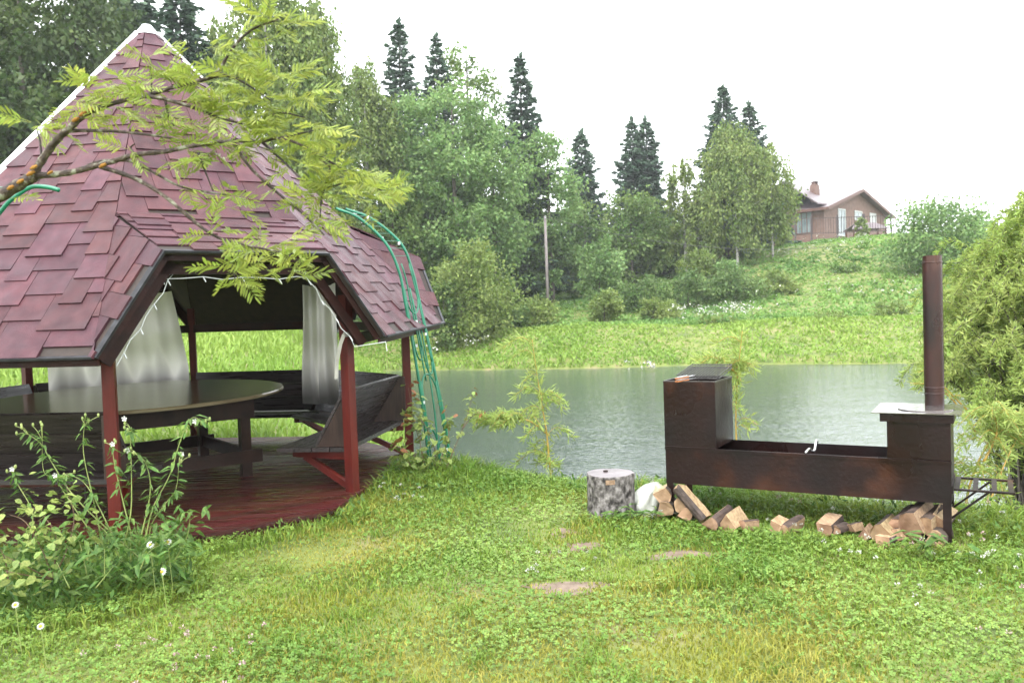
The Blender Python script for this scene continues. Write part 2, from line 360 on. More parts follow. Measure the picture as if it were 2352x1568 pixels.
# bare soil patches (lie 5 mm proud of the turf)
SOIL = [(1306, 1351, .22, .13), (1342, 1251, .13, .10), (1296, 1222, .10, .11), (1575, 1278, .26, .09)]
soilc = []
for i, (x, y, rx, ry) in enumerate(SOIL):
    c = pz(x, y, 0.0); soilc.append((c[0], c[1], rx, ry))
    vs = [(c[0], c[1], 0)]; fs = []
    for k in range(22):
        a = 2 * math.pi * k / 22; q = 1 + .25 * math.sin(3 * a + i) + .15 * math.sin(5 * a + 2 * i)
        vs.append((c[0] + rx * q * math.cos(a), c[1] + ry * q * math.sin(a), 0))
    vs = np.array(vs); vs[:, 2] = ground_z(vs[:, 0], vs[:, 1]) + .006; vs[1:, 2] -= .004
    fs = [[0, 1 + k, 1 + (k + 1) % 22] for k in range(22)]
    tag(np_mesh('bare_soil', vs, fs, MT['soil'], smooth=True), kind='structure')

# ------------------------------------------------------------------ gazebo
GC = np.array([-3.57, 8.44, 0.0]); PR = 2.48; RR = 2.90; DR = 2.56
CA = [math.radians(-75.6 + 45 * i) for i in range(8)]      # corner i
def corner(i, r, z): a = CA[i % 8]; return np.array([GC[0] + r * math.cos(a), GC[1] + r * math.sin(a), z])
EZ, AZ, HZ = 1.45, 4.63, 2.14; SD = .67; DECKZ = .10
gz = empty('gazebo', GC, 'octagonal wooden gazebo with wine-red shingle roof and open doorway', 'gazebo')
for i in range(8):
    p = corner(i, PR, 0); t = np.array([-math.sin(CA[i]), math.cos(CA[i]), 0]); n = np.array([math.cos(CA[i]), math.sin(CA[i]), 0])
    MB().box((p[0], p[1], .86), (.085, .085, 1.9), (n, t, (0, 0, 1))).build('post', MT['redpost'], gz)
# deck boards along the doorway side
du = nrm(corner(1, 1, 0) - corner(0, 1, 0)); dv = np.array([-du[1], du[0], 0])
octp = [((corner(i, DR, 0) - GC) @ du, (corner(i, DR, 0) - GC) @ dv) for i in range(8)]; ohp = halfplanes(octp)
_f = min(range(8), key=lambda k_: abs(ohp[k_][0][0]) + abs(ohp[k_][0][1] + 1)); ohp[_f] = (ohp[_f][0], 2.84)
octp = clip_poly([(-5, -5), (5, -5), (5, 5), (-5, 5)], ohp)
def oct3(k_, z_): q_ = octp[k_ % len(octp)]; return GC + du * q_[0] * .988 + dv * q_[1] * .988 + np.array([0, 0, z_])
deck = MB()
for i in range(8):
    a, b = oct3(i, .012), oct3(i + 1, .012); deck.bar(a, b, .03, .118)
deck = deck.build('deck', MT['deck'], gz)
bw = .118; v = -2.95
while v < 2.6:
    pol = clip_poly([(-3, v + .003), (3, v + .003), (3, v + bw - .003), (-3, v + bw - .003)], ohp); v += bw
    if pol:
        zz = DECKZ - .028 + random.uniform(-.0015, .0015)
        MB().prism([GC + du * a + dv * b + np.array([0, 0, zz]) for a, b in pol], (0, 0, .028)).build('deck_board', MT['deck'], deck)
# plate beams
for i in range(8):
    if i in (0,): continue
    a, b = corner(i, PR, EZ - .05), corner(i + 1, PR, EZ - .05); a[2] += -.03 + .036 * (a[1] - 5.9); b[2] += -.03 + .036 * (b[1] - 5.9)
    MB().bar(a, b, .06, .10).build('plate_beam', MT['fascia'], gz)
# benches on seven sides (all but the doorway side 0)
SIDE = 2 * PR * math.sin(math.pi / 8)
def bench_parts(mL=.40, mR=.40):
    H = SIDE / 2; ez = .38 + DECKZ; out = []
    fr = MB()
    for sx in (-1, 1):
        x = sx * (H - .06); fr.bar((x, .04, ez - .075), (x * .80, .62, ez - .075), .05, .07)
        fr.bar((x, .03, DECKZ + .02), (x * .84, .50, ez - .10), .045, .055)
    fr.bar((-(H - .06) * .93, .21, ez - .062), ((H - .06) * .93, .21, ez - .062), .05, .045)
    out.append(('bench', fr, 'redpost'))
    for k in range(4):
        y0, y1 = .045 + k * .165, .045 + k * .165 + .157
        l0, l1, h0, h1 = H - .03 - y0 * mL, H - .03 - y1 * mL, H - .03 - y0 * mR, H - .03 - y1 * mR
        out.append(('seat_board', MB().prism([(-l0, y0, ez - .038), (h0, y0, ez - .038), (h1, y1, ez - .038), (-l1, y1, ez - .038)], (0, 0, .038)), 'bench'))
    b0 = np.array([0, .33, ez + .004]); b1 = np.array([0, .05, .97]); d = b1 - b0; L = np.linalg.norm(d); d /= L; n = np.array([0, d[2], -d[1]])
    for k in range(3):
        q0 = b0 + d * (k * L / 3 + .005); q1 = b0 + d * ((k + 1) * L / 3 - .005)
        l0, l1, h0, h1 = H - .05 - q0[1] * mL, H - .05 - q1[1] * mL, H - .05 - q0[1] * mR, H - .05 - q1[1] * mR
        out.append(('back_board', MB().prism([(-l0, q0[1], q0[2]), (h0, q0[1], q0[2]), (h1, q1[1], q1[2]), (-l1, q1[1], q1[2])], n * .025), 'bench'))
    for sx in (-1, 1):
        x0 = sx * (H - .055)
        mm = mL if sx < 0 else mR
        pr = [(x0 - sx * .33 * mm, .33, ez + .003), (x0 - sx * .05 * mm, .05, .955), (x0 - sx * .002, .006, .955), (x0 - sx * .002, .006, ez + .003)]
        out.append(('end_panel', MB().prism(pr, (-sx * .028, 0, 0)), 'benchend'))
    return out
first = None
for i in range(1, 8):
    a, b = corner(i, PR, 0), corner(i + 1, PR, 0); mid = (a + b) / 2 - GC; ang = math.atan2(b[1] - a[1], b[0] - a[0])
    if first is None or i in (1, 7):
        objs = []
        for j, (nm, mb, mk) in enumerate(bench_parts(.0 if i == 1 else .40, .0 if i == 7 else .40)):
            o = mb.build(nm, MT[mk], gz if j == 0 else objs[0], local=True); objs.append(o)
        first = objs if i != 1 else None; root = objs[0]
    else:
        root = first[0].copy(); COL.objects.link(root); ORG[root.name] = ORG[gz.name]
        for c in first[1:]:
            k = c.copy(); COL.objects.link(k); k.parent = root
    root.location = mid; root.rotation_euler = (0, 0, ang)
# roof
apex = np.array([GC[0], GC[1], AZ])
E = [corner(i, RR, EZ) for i in range(8)]
for q in E: q[2] += -.03 + .036 * (q[1] - 5.9)
def hip(i, s): return apex + (E[i % 8] - apex) * s
facets = []   # (poly3d with eave edge first two points)
hdr = {}
for i in range(8):
    a, b = E[i], E[(i + 1) % 8]
    if i % 2 == 0:
        h0, h1 = hip(i, SD), hip(i + 1, SD); l = a + (b - a) * .215; r = a + (b - a) * .785
        hz_ = HZ + .036 * ((l[1] + r[1]) / 2 - 6.3); l = np.array([l[0], l[1], hz_]); r = np.array([r[0], r[1], hz_]); hdr[i] = (l, r)
        facets += [('top', i, [h0, h1, apex]), ('dorm', i, [l, r, h1, h0]), ('cheek', i, [a, l, h0]), ('cheek', i, [r, b, h1])]
    else: facets.append(('main', i, [a, b, apex]))
roofmb = MB()
for kind, i, P3 in facets:
    n = nrm(np.cross(P3[1] - P3[0], P3[2] - P3[0])); n = n if n[2] > 0 or abs(n[2]) < .05 else -n
    roofmb.prism(P3, -n * .035)
roof = roofmb.build('roof', MT['sheath'], gz)
shl = []
for kind, i, P3 in facets:
    u = nrm(P3[1] - P3[0]); n = nrm(np.cross(u, P3[2] - P3[0])); v = np.cross(n, u)
    if n[2] < 0: n = -n
    o = P3[0]; poly = [((p - o) @ u, (p - o) @ v) for p in P3]; hp = halfplanes(poly)
    # overhang a little at the eave edge
    hp = [(nn, c + (.018 if nn[1] < -.99 else 0.0)) for nn, c in hp]
    umin = min(p[0] for p in poly); umax = max(p[0] for p in poly); vmax = max(p[1] for p in poly)
    e = .245 if kind != 'dorm' else .20; vr = -.02; row = 0; rr = random.Random(i * 17 + len(kind))
    while vr < vmax:
        x = umin - rr.random() * .25; tog = rr.random() < .5
        while x < umax:
            wd = rr.choice([.19, .25, .31, .38]); tog = not tog
            v0 = vr + (.0 if tog else rr.choice([.10, .12]))
            q = clip_poly([(x + .002, v0), (x + wd - .002, v0), (x + wd - .002, vr + e * 1.5), (x + .002, vr + e * 1.5)], hp)
            if q and parea(q) > .0012:
                lift = .013 + rr.random() * .006
                top = [o + u * a + v * b + n * (.005 + lift * max(0, 1 - (b - vr) / (e * 1.5))) for a, b in q]
                bot = [o + u * a + v * b for a, b in q]
                m_ = len(q)
                c3 = sum(top) / m_; sx, sy, k = topx(c3); face = n @ (EYE - c3)
                vis = parea(q) * face / max(k, 1) ** 3 if (-60 < sx < 2400 and -60 < sy < 1600 and face > 0) else 0
                shl.append((vis, top + bot, [list(range(m_))] + [[a, m_ + a, m_ + (a + 1) % m_, (a + 1) % m_] for a in range(m_)]))
            x += wd
        vr += e; row += 1
shl.sort(key=lambda t: -t[0])
rest = MB()
for j, (vis, vs, fs) in enumerate(shl):
    if j < 300 and vis > 0: np_mesh('shingle', np.array(vs), fs, MT['shingle'], roof)
    else: rest.add(vs, fs)
tag(rest.build('shingle_field', MT['shingle'], roof), kind='stuff')
# eave drip edges and fascia boards
for i in range(8):
    a, b = E[i], E[(i + 1) % 8]; c = nrm(np.array([(a + b)[0] / 2 - GC[0], (a + b)[1] / 2 - GC[1], 0]))
    segs = [(a, b)] if i % 2 else [(a, hdr[i][0]), (hdr[i][0], hdr[i][1]), (hdr[i][1], b)]
    dm = MB(); fm = MB()
    for p, q in segs:
        dm.bar(p + c * .012 - np.array([0, 0, .008]), q + c * .012 - np.array([0, 0, .008]), .045, .016, upv=(c[0] * .3, c[1] * .3, 1))
        upn = nrm(np.cross(q - p, c)); upn = upn if upn[2] > 0 else -upn
        fm.bar(p - c * .045 - upn * .050, q - c * .045 - upn * .050, .024, .045, upv=upn)
    dm.build('drip_edge', MT['drip'], roof); fm.build('fascia_board', MT['fascia'], roof)
    if i % 2 == 0:   # inner frame of each raised opening
        im = MB()
        for p, q in segs:
            upn = nrm(np.cross(q - p, c)); upn = upn if upn[2] > 0 else -upn
            im.bar(p - c * .20 - upn * .125, q - c * .20 - upn * .125, .05, .075, upv=upn)
        im.build('opening_frame', MT['fascia'], gz)
# ridge flashing on hips, and a cap at the tip
for i in range(8):
    s1 = .98 if i in (6, 7) else (.17 if i in (2, 3, 4) else 0)
    if s1:
        p0, p1 = hip(i, .035), hip(i, s1); d = nrm(p1 - p0)
        side = np.array([-math.sin(CA[i]), math.cos(CA[i]), 0]); nn = nrm(np.cross(d, side)); nn = nn if nn[2] > 0 else -nn
        hw = .045
        fl = MB(); up0 = nn * .036
        vs = [p0 - side * hw * .5 - nn * .004, p0 + up0, p0 + side * hw * .5 - nn * .004, p1 - side * hw - nn * .004, p1 + up0, p1 + side * hw - nn * .004]
        fl.add(vs, [[0, 3, 4, 1], [1, 4, 5, 2], [0, 1, 2], [3, 5, 4]]); fl.build('hip_flashing', MT['flash'], roof)
cp = MB(); ring = [hip(i, .045) + np.array([0, 0, .03]) for i in range(8)]; ring2 = [hip(i, .015) + np.array([0, 0, .045]) for i in range(8)]
cp.add(ring + ring2, [[k, (k + 1) % 8, 8 + (k + 1) % 8, 8 + k] for k in range(8)] + [[8 + k for k in range(8)]]); cp.build('roof_cap', MT['flash'], roof)

# table
TC = np.array([-3.62, 8.22, DECKZ]); tb = empty('round_table', TC, 'large round dark varnished table inside the gazebo', 'table')
TZ = .93; n_ = 48; R_ = 1.40; tilt = math.radians(1.2)
top = MB(); vs = []
for rr_, zz in ((R_ - .01, TZ), (R_, TZ - .012), (R_, TZ - .03), (R_ - .02, TZ - .036)):
    for k in range(n_):
        a = 2 * math.pi * k / n_; y = rr_ * math.sin(a)
        vs.append((TC[0] - .12 + rr_ * math.cos(a), TC[1] + y, zz + y * math.tan(tilt)))
fs = [list(range(n_))] + [[r_ * n_ + k, (r_ + 1) * n_ + k, (r_ + 1) * n_ + (k + 1) % n_, r_ * n_ + (k + 1) % n_] for r_ in range(3) for k in range(n_)] + [[3 * n_ + k for k in range(n_)][::-1]]
top.add(vs, fs).build('tabletop', MT['table'], tb)
hs_ = .69
for a in (-1, 1):
    for b in (-1, 1):
        p = TC + du * hs_ * a + dv * hs_ * b
        MB().box((p[0], p[1], (DECKZ + TZ - .07) / 2), (.095, .095, TZ - .07 - DECKZ), (du, dv, (0, 0, 1))).build('leg', MT['tableleg'], tb)
for s in (-1, 1):
    for ax, ay in ((du, dv), (dv, du)):
        a, b = TC + ay * (hs_ + .065) * s - ax * (hs_ + .08), TC + ay * (hs_ + .065) * s + ax * (hs_ + .08)
        if ax is dv: a, b = a + ax * .034, b - ax * .034
        a[2] = b[2] = TZ - .155; MB().bar(a, b, .03, .20).build('apron', MT['tableleg'], tb)
        a2, b2 = TC + ay * hs_ * s - ax * (hs_ + (.14 if ax is du else -.05)), TC + ay * hs_ * s + ax * (hs_ + (.14 if ax is du else -.05))
        off = ay * s * (-.0685 if ax is du else 0) * -1
        a2 = a2 + off; b2 = b2 + off
        a2[2] = b2[2] = DECKZ + (.20 if ax is du else .21); MB().bar(a2, b2, .04, .12).build('stretcher', MT['tableleg'], tb)
sp = TC - dv * (hs_ + .092) + du * .28; sp[2] = TZ - .045
MB().box(sp, (.22, .008, .022), (du, dv, (0, 0, 1))).build('shim', MT['cream'], tb)

# curtains
def curtain(name, p0, p1, ztop, zbot, label, folds, depth, gather_top=1.0, stain_h=.3, seed=1, skew=0.0):
    r = random.Random(seed); NU, NV = 170, 60; p0 = np.asarray(p0, float); p1 = np.asarray(p1, float); L = np.linalg.norm((p1 - p0)[:2]); t = nrm([p1[0] - p0[0], p1[1] - p0[1], 0]); n = np.array([-t[1], t[0], 0])
    ph = [r.uniform(0, 6) for _ in range(4)]; V = []; st = []
    for j in range(NV + 1):
        vv = j / NV
        for i in range(NU + 1):
            uu = i / NU; zt = ztop(uu) if callable(ztop) else ztop; z = zt + (zbot - zt) * vv
            g = gather_top + (1 - gather_top) * min(1, vv * 1.3); x = (uu - 1) * g + 1 if skew >= 0 else uu * g
            f = depth * (.35 + .65 * vv) * (math.sin(uu * folds * 6.28 + ph[0] + vv * .6) + .5 * math.sin(uu * folds * 2.3 * 6.28 + ph[1] - vv) + .3 * math.sin(vv * 5 + uu * 4))
            p = p0 + t * L * x + n * f; V.append((p[0], p[1], z + .012 * math.sin(uu * folds * 6.28 + ph[2])))
            hgt = stain_h * 1.15 * (.6 + .22 * math.sin(uu * folds * 6.28 + ph[3]) + .15 * math.sin(uu * folds * 2.1 * 6.28)); d = (z - zbot) / max(hgt, .02)
            st.append(max(0, min(1, 1.15 - d * .7)) * .8 if d < 1.64 else 0)
    idx = np.arange((NU + 1) * (NV + 1)).reshape(NV + 1, NU + 1)
    Fc = np.stack([idx[:-1, :-1], idx[:-1, 1:], idx[1:, 1:], idx[1:, :-1]], -1).reshape(-1, 4)
    o = np_mesh(name, np.array(V), Fc, MT['curtain'], smooth=True); tag(o, label, 'curtain', 'curtains hung in the gazebo openings')
    at = o.data.attributes.new('stain', 'FLOAT', 'POINT'); at.data.foreach_set('value', np.array(st, np.float32))
    return o
qa, qb = corner(4, PR - .33, 0), corner(5, PR - .33, 0)
qm = qa + (qb - qa) * .02; qn = qa + (qb - qa) * .97
curtain('curtain', qm, qn, lambda u: min(2.02, 1.42 + 2.9 * min(u + .25, 1 - u + .02)), .78, 'wide off-white curtain with mildewed hem hanging behind the round table', 3.2, .045, .9, .33, 3)
ra, rb = px(688, 700, 10.0), px(772, 700, 9.75)
curtain('curtain', ra, rb, 2.02, .60, 'narrow grey-white curtain bunched beside the front right post', 2.1, .05, .92, .42, 9)
# tie strap on the right post
c1 = corner(1, PR, 0); pts = [px(790, 768, 7.0), px(782, 790, 7.02), px(774, 830, 7.05), px(772, 870, 7.06)]
sm_ = MB()
for a, b in zip(pts[:-1], pts[1:]): sm_.bar(a, b, .03, .004, upv=(.3, -1, 0))
tag(sm_.bar(px(790, 768, 7.0), px(806, 768, 7.12), .04, .005, upv=(.2, -1, .2)).build('curtain_strap', MT['strap'], None), 'pale cloth strap tied at the top of the front right post', 'strap')
# string of lights round the doorway
cfr = nrm(np.array([(E[0] + E[1])[0] / 2 - GC[0], (E[0] + E[1])[1] / 2 - GC[1], 0]))
pth = []
segs = [(E[0], hdr[0][0]), (hdr[0][0], hdr[0][1]), (hdr[0][1], E[1])]
for p, q in segs:
    upn = nrm(np.cross(q - p, cfr)); upn = upn if upn[2] > 0 else -upn
    for t in np.linspace(.03, .97, 9): pth.append(p + (q - p) * t - cfr * .205 - upn * (.19 + .012 * math.sin(t * 20)))
st = empty('string_lights', pth[0], 'white fairy light cable following the gazebo doorway edge', 'string lights')
MB().tube(pth + [px(886, 785, 6.95), px(889, 806, 6.95)], .0036, 5).build('cable', MT['whiteplastic'], st)
for k in range(1, len(pth) - 1, 2):
    p = pth[k]; d = nrm(np.array([.5 if k % 4 else -.3, -.3, -.8]))
    MB().tube([p, p + d * .02, p + d * .05], [.004, .006, .004], 6).build('bulb', MT['whiteplastic'], st)

# ------------------------------------------------------------------ brazier
A0 = np.array([1.135, 6.24, 0]); es = np.array([.866, -.5, 0]); ew = np.array([.5, .866, 0]); BZ0, BZ1 = .278, .555; BL = 1.915; BW = .46
def bp(s, w_, z): return A0 + es * s + ew * w_ + np.array([0, 0, z])
bx = (es, ew, np.array([0, 0, 1.]))
br = empty('brazier', A0, 'long rusty sheet-metal barbecue on legs with chimney and stove box', 'barbecue')
T = .005
fb = MB(); fb.box(bp(BL / 2, 0, (BZ0 + BZ1) / 2), (BL, T, BZ1 - BZ0), bx); fb.box(bp(BL / 2, BW, (BZ0 + BZ1) / 2), (BL, T, BZ1 - BZ0), bx)
fb.box(bp(BL / 2, BW / 2, BZ0 + .003), (BL - .004, BW - .01, T), bx); fb.box(bp(.0025, BW / 2, (BZ0 + BZ1) / 2 + .002), (T, BW - T * 2, BZ1 - BZ0 - .008), bx); fb.box(bp(BL - .0025, BW / 2, (BZ0 + BZ1) / 2 + .002), (T, BW - T * 2, BZ1 - BZ0 - .008), bx)
fb.box(bp(BL / 2 - .0, -.004, BZ1 - .012), (BL + .004, .012, .02), bx); fb.box(bp(BL / 2, BW + .004, BZ1 - .012), (BL + .004, .012, .02), bx)
fb.build('firebox', MT['metal'], br)
MB().box(bp(BL / 2, BW / 2, BZ0 + .03), (BL - .03, BW - .03, .03), bx).build('ash_bed', MT['metal_in'], br)
LS = .39
sb = MB()
for (s, w_, ss, ww) in ((LS / 2, -.004, LS, T), (LS / 2, BW + .004, LS, T), (.000, BW / 2, T, BW + .004), (LS, BW / 2, T, BW + .004)):
    sb.box(bp(s, w_, (BZ1 + 1.045) / 2 + .002), (ss, ww, 1.045 - BZ1), bx)
sb.box(bp(LS / 2, BW / 2, .72), (LS - .01, BW - .01, .004), bx, 1)
for s in (.0, LS): sb.bar(bp(s, 0, 1.047), bp(s, BW, 1.047), .012, .012, m=2)
for w_ in (0, BW): sb.bar(bp(.006, w_, 1.0475), bp(LS - .006, w_, 1.0475), .012, .012, m=2)
MT['rim'] = mat('rim_highlight', (.03, .026, .024), (.07, .062, .06), 12, .3, .1, spec=.5)  # lighter steel colour paints the highlight along the box's top edges
sb.build('smoker_box', [MT['metal'], MT['metal_in'], MT['rim']], br)
MB().bar(bp(.002, -.010, BZ1 + .0), bp(LS + .0, -.010, BZ1 + .0), .006, .010).build('weld_seam', MT['metal'], br)
RS = 1.54; rb_ = MB()
rb_.box(bp((RS + BL) / 2, BW / 2, (BZ1 + .855) / 2 + .003), (BL - RS, BW + .008, .855 - BZ1), bx); rb_.build('stove_box', MT['metal'], br)
MB().box(bp((RS + BL) / 2 - .01, BW / 2, .828), (BL - RS + .06, BW + .05, .055), bx).build('stove_collar', MT['metal'], br)
lid = MB().box(bp(1.715, BW / 2 + .01, .8605), (.53, .58, .005), bx).build('stove_lid', MT['lid'], br)
dk = MB(); vs = [bp(1.76 + .17 * math.cos(k * math.pi / 16), .2 + .17 * math.sin(k * math.pi / 16), .864) for k in range(32)]
dk.prism(vs, (0, 0, .006)).build('burner_disc', MT['lid'], br)
cb = px(2146.5, 931, 5.68); cb[2] = .864; ct = px(2141, 590, 5.68); ctop = np.array([ct[0], ct[1], 1.895])
ch = MB(); dirc = ctop - cb
n_ = 28
ch.tube([cb + dirc * t for t in (0, .105)], .0605, n_, caps=False); ch.tube([cb + dirc * t for t in (.10, .5, .965)], .0625, n_, caps=False); ch.tube([cb + dirc * t for t in (.955, 1)], .0605, n_, caps=False)
ch.tube([cb + dirc * t for t in (1, .8)], .057, n_, 1, caps=True)
chm = ch.build('chimney_pipe', [MT['pipe'], MT['metal_in']], br, smooth=True)
for t in (.085, .125, .955): MB().tube([cb + dirc * (t - .004), cb + dirc * t, cb + dirc * (t + .004)], [.0628, .0668, .0628], n_, caps=False).build('pipe_ring', MT['pipe'], chm, smooth=True)
for s, w_ in ((.028, .022), (.028, BW - .022), (BL - .028, .022), (BL - .028, BW - .022)):
    g = bp(s, w_, 0); z0 = float(ground_z(g[0], g[1])) - .06
    lg = MB(); lg.box(bp(s, w_ - .020 if w_ < .2 else w_ + .020, (z0 + BZ0) / 2 + .003), (.05, .005, BZ0 - z0), bx)
    lg.box(bp(s - .0225 if s < 1 else s + .0225, w_ + (.0025 if w_ < .2 else -.0025), (z0 + BZ0) / 2 + .0015), (.005, .04, BZ0 - z0 - .004), bx); lg.build('leg', MT['metal'], br)
sh = MB(); S0, S1 = BL + .012, BL + .35
for w_ in (.02, .42): sh.bar(bp(S0, w_, .37), bp(S1, w_, .37), .03, .012)
shf = sh.build('side_shelf', MT['metal'], br)
for s in (S0 + .015, S0 + .12, S0 + .225, S1 - .02): MB().bar(bp(s, .036, .371), bp(s, .404, .371), .03, .008).build('shelf_bar', MT['metal'], shf)
for w_ in (.06, .38): MB().bar(bp(BL - .01, w_, .17), bp(S0 + .2, w_, .362), .018, .012).build('shelf_brace', MT['metal'], shf)
MB().bar(bp(BL + .003, .0, .37), bp(BL + .003, BW, .37), .01, .05).build('bracket', MT['metal'], shf)
pts = [bp(1.02, .0, BZ1 + .008), bp(1.02, .13, BZ1 + .012), bp(1.02, .2, BZ1 - .012), bp(1.02, .32, BZ1 - .03), bp(1.02, .40, BZ1 + .03), bp(1.02, BW, BZ1 + .01)]
MB().tube(spline(pts, 5), .009, 8).build('divider_rod', MT['steel'], br, smooth=True)

# grill basket lying across the smoker box
gb = empty('grill_basket', bp(.2, .2, 1.055), 'wire grill basket with wooden handles lying on the tall box', 'grill basket')
g0, g1, gw0, gw1 = .06, .385, .13, .50
def gp(s, w_, lay): return bp(s, w_, 1.062 + .022 * lay + .045 * (w_ - .12) / .3)
for lay in (0, 1):
    wm = MB()
    for k in range(15):
        s = g0 + (g1 - g0) * k / 14; wm.bar(gp(s, gw0, lay), gp(s, gw1, lay), .0028, .0028)
    for k in range(11):
        q = gw0 + (gw1 - gw0) * k / 10; wm.bar(gp(g0, q, lay) + (0, 0, .003), gp(g1, q, lay) + (0, 0, .003), .0028, .0028)
    for a, b in (((g0, gw0), (g1, gw0)), ((g1, gw0), (g1, gw1)), ((g1, gw1), (g0, gw1)), ((g0, gw1), (g0, gw0))): wm.bar(gp(*a, lay) - (0, 0, .003), gp(*b, lay) - (0, 0, .003), .006, .006)
    wm.build('wire_mesh', MT['wire'], gb)
    c = gp(.20, gw0, lay); e = bp(.115, -.045, 1.052 + .02 * lay)
    MB().bar(c, c + (e - c) * .4, .022, .004).build('handle_neck', MT['steel'], gb)
    h = MB().bar(c + (e - c) * .38, e, .030, .010).build('handle', MT['handlewood'], gb)
    MB().bar(c + (e - c) * .40 + (0, 0, .008), e - (e - c) * .06 + (0, 0, .008), .026, .005).build('handle_plate', MT['steel'], h)

# ------------------------------------------------------------------ chopping block and bag
sc_ = pz(1404, 1186, 0.0); stp = empty('chopping_block', sc_, 'birch log chopping block standing on the lawn beside the white bag', 'chopping block')
rs = .183; nst = 40; vs = []; lv = [(-.05, 1.06), (0, 1.05), (.08, 1.0), (.18, .985), (.28, 1.0), (.335, 1.0), (.343, .97)]
for z, q in lv:
    for k in range(nst):
        a = 2 * math.pi * k / nst; r_ = rs * q * (1 + .03 * math.sin(3 * a + 1) + .018 * math.sin(11 * a + z * 9) + random.uniform(-.012, .012))
        vs.append((sc_[0] + r_ * math.cos(a), sc_[1] + r_ * math.sin(a), z))
fs = [[j * nst + k, j * nst + (k + 1) % nst, (j + 1) * nst + (k + 1) % nst, (j + 1) * nst + k] for j in range(len(lv) - 1) for k in range(nst)]
MB().add(vs, fs).build('bark', MT['stumpbark'], stp)
tv = vs[-nst:]; MB().add(tv + [(sc_[0] + .01, sc_[1], .345)], [[k, (k + 1) % nst, nst] for k in range(nst)]).build('cut_face', MT['stumptop'], stp)
MB().box((sc_[0] - .02, sc_[1] - rs * .985, .305), (.07, .012, .035)).build('bark_scar', MT['logface'], stp)
MB().box((sc_[0] - .03, sc_[1] + .03, .352), (.03, .02, .012), (nrm((1, .4, 0)), nrm((-.4, 1, 0)), (0, 0, 1))).build('wood_chip', MT['bark'], stp)
bc = pz(1490, 1180, 0.0)
nu_, nv_ = 36, 18; vs = []
for j in range(nv_ + 1):
    t = j / nv_
    for k in range(nu_):
        a = 2 * math.pi * k / nu_
        r_ = (.125 * (1 - t ** 2.6) ** .5 + .012) * (1 + .22 * math.sin(3 * a + 5 * t) + .12 * math.sin(7 * a - 6 * t) + .07 * math.sin(13 * a + 11 * t))
        vs.append((bc[0] + r_ * 1.02 * math.cos(a) + .05 * t * t, bc[1] + r_ * .8 * math.sin(a), -.01 + .25 * t + .012 * math.sin(5 * a + 4 * t)))
fs = [[j * nu_ + k, j * nu_ + (k + 1) % nu_, (j + 1) * nu_ + (k + 1) % nu_, (j + 1) * nu_ + k] for j in range(nv_) for k in range(nu_)] + [[nv_ * nu_ + k for k in range(nu_)]]
bag = MB().add(vs, fs).build('plastic_bag', MT['bag'], None, smooth=True); tag(bag, 'crumpled white and yellow plastic bag beside the birch chopping block', 'bag')

# ------------------------------------------------------------------ firewood
def log(p0, p1, wd, label, seed, barkside=.5):
    r = random.Random(seed); p0 = np.asarray(p0, float); p1 = np.asarray(p1, float); x = nrm(p1 - p0); y = nrm(np.cross((0, 0, 1), x)); z = np.cross(x, y)
    rot = r.uniform(0, 6.28); y, z = y * math.cos(rot) + z * math.sin(rot), z * math.cos(rot) - y * math.sin(rot)
    prof = [(-.5 + r.uniform(-.08, .08), -.45)] + [(.62 * math.cos(a) - .05, .62 * math.sin(a) - .05) for a in np.linspace(-.55, 2.0 + r.uniform(-.2, .2), 6)]
    n = len(prof); mb = MB(); vs = []; L = np.linalg.norm(p1 - p0)
    for t in (0, .35, .7, 1):
        for (a, b) in prof:
            j = 1 + r.uniform(-.06, .06); vs.append(p0 + x * (L * t + (r.uniform(-.01, .01) if t in (0, 1) else 0)) + (y * a * j + z * b * j) * wd)
    fs = []; ms = []
    for s in range(3):
        for k in range(n):
            fs.append([s * n + k, s * n + (k + 1) % n, (s + 1) * n + (k + 1) % n, (s + 1) * n + k]); ms.append(1 if 1 <= k < n - 1 else 0)
    fs += [list(range(n))[::-1], [3 * n + k for k in range(n)]]; ms += [2, 2]
    o = np_mesh('firewood_log', np.array(vs), fs, [MT['logface'], MT['bark'], MT['logend']], None, mi=ms)
    return tag(o, label, 'firewood', 'split firewood under the barbecue')
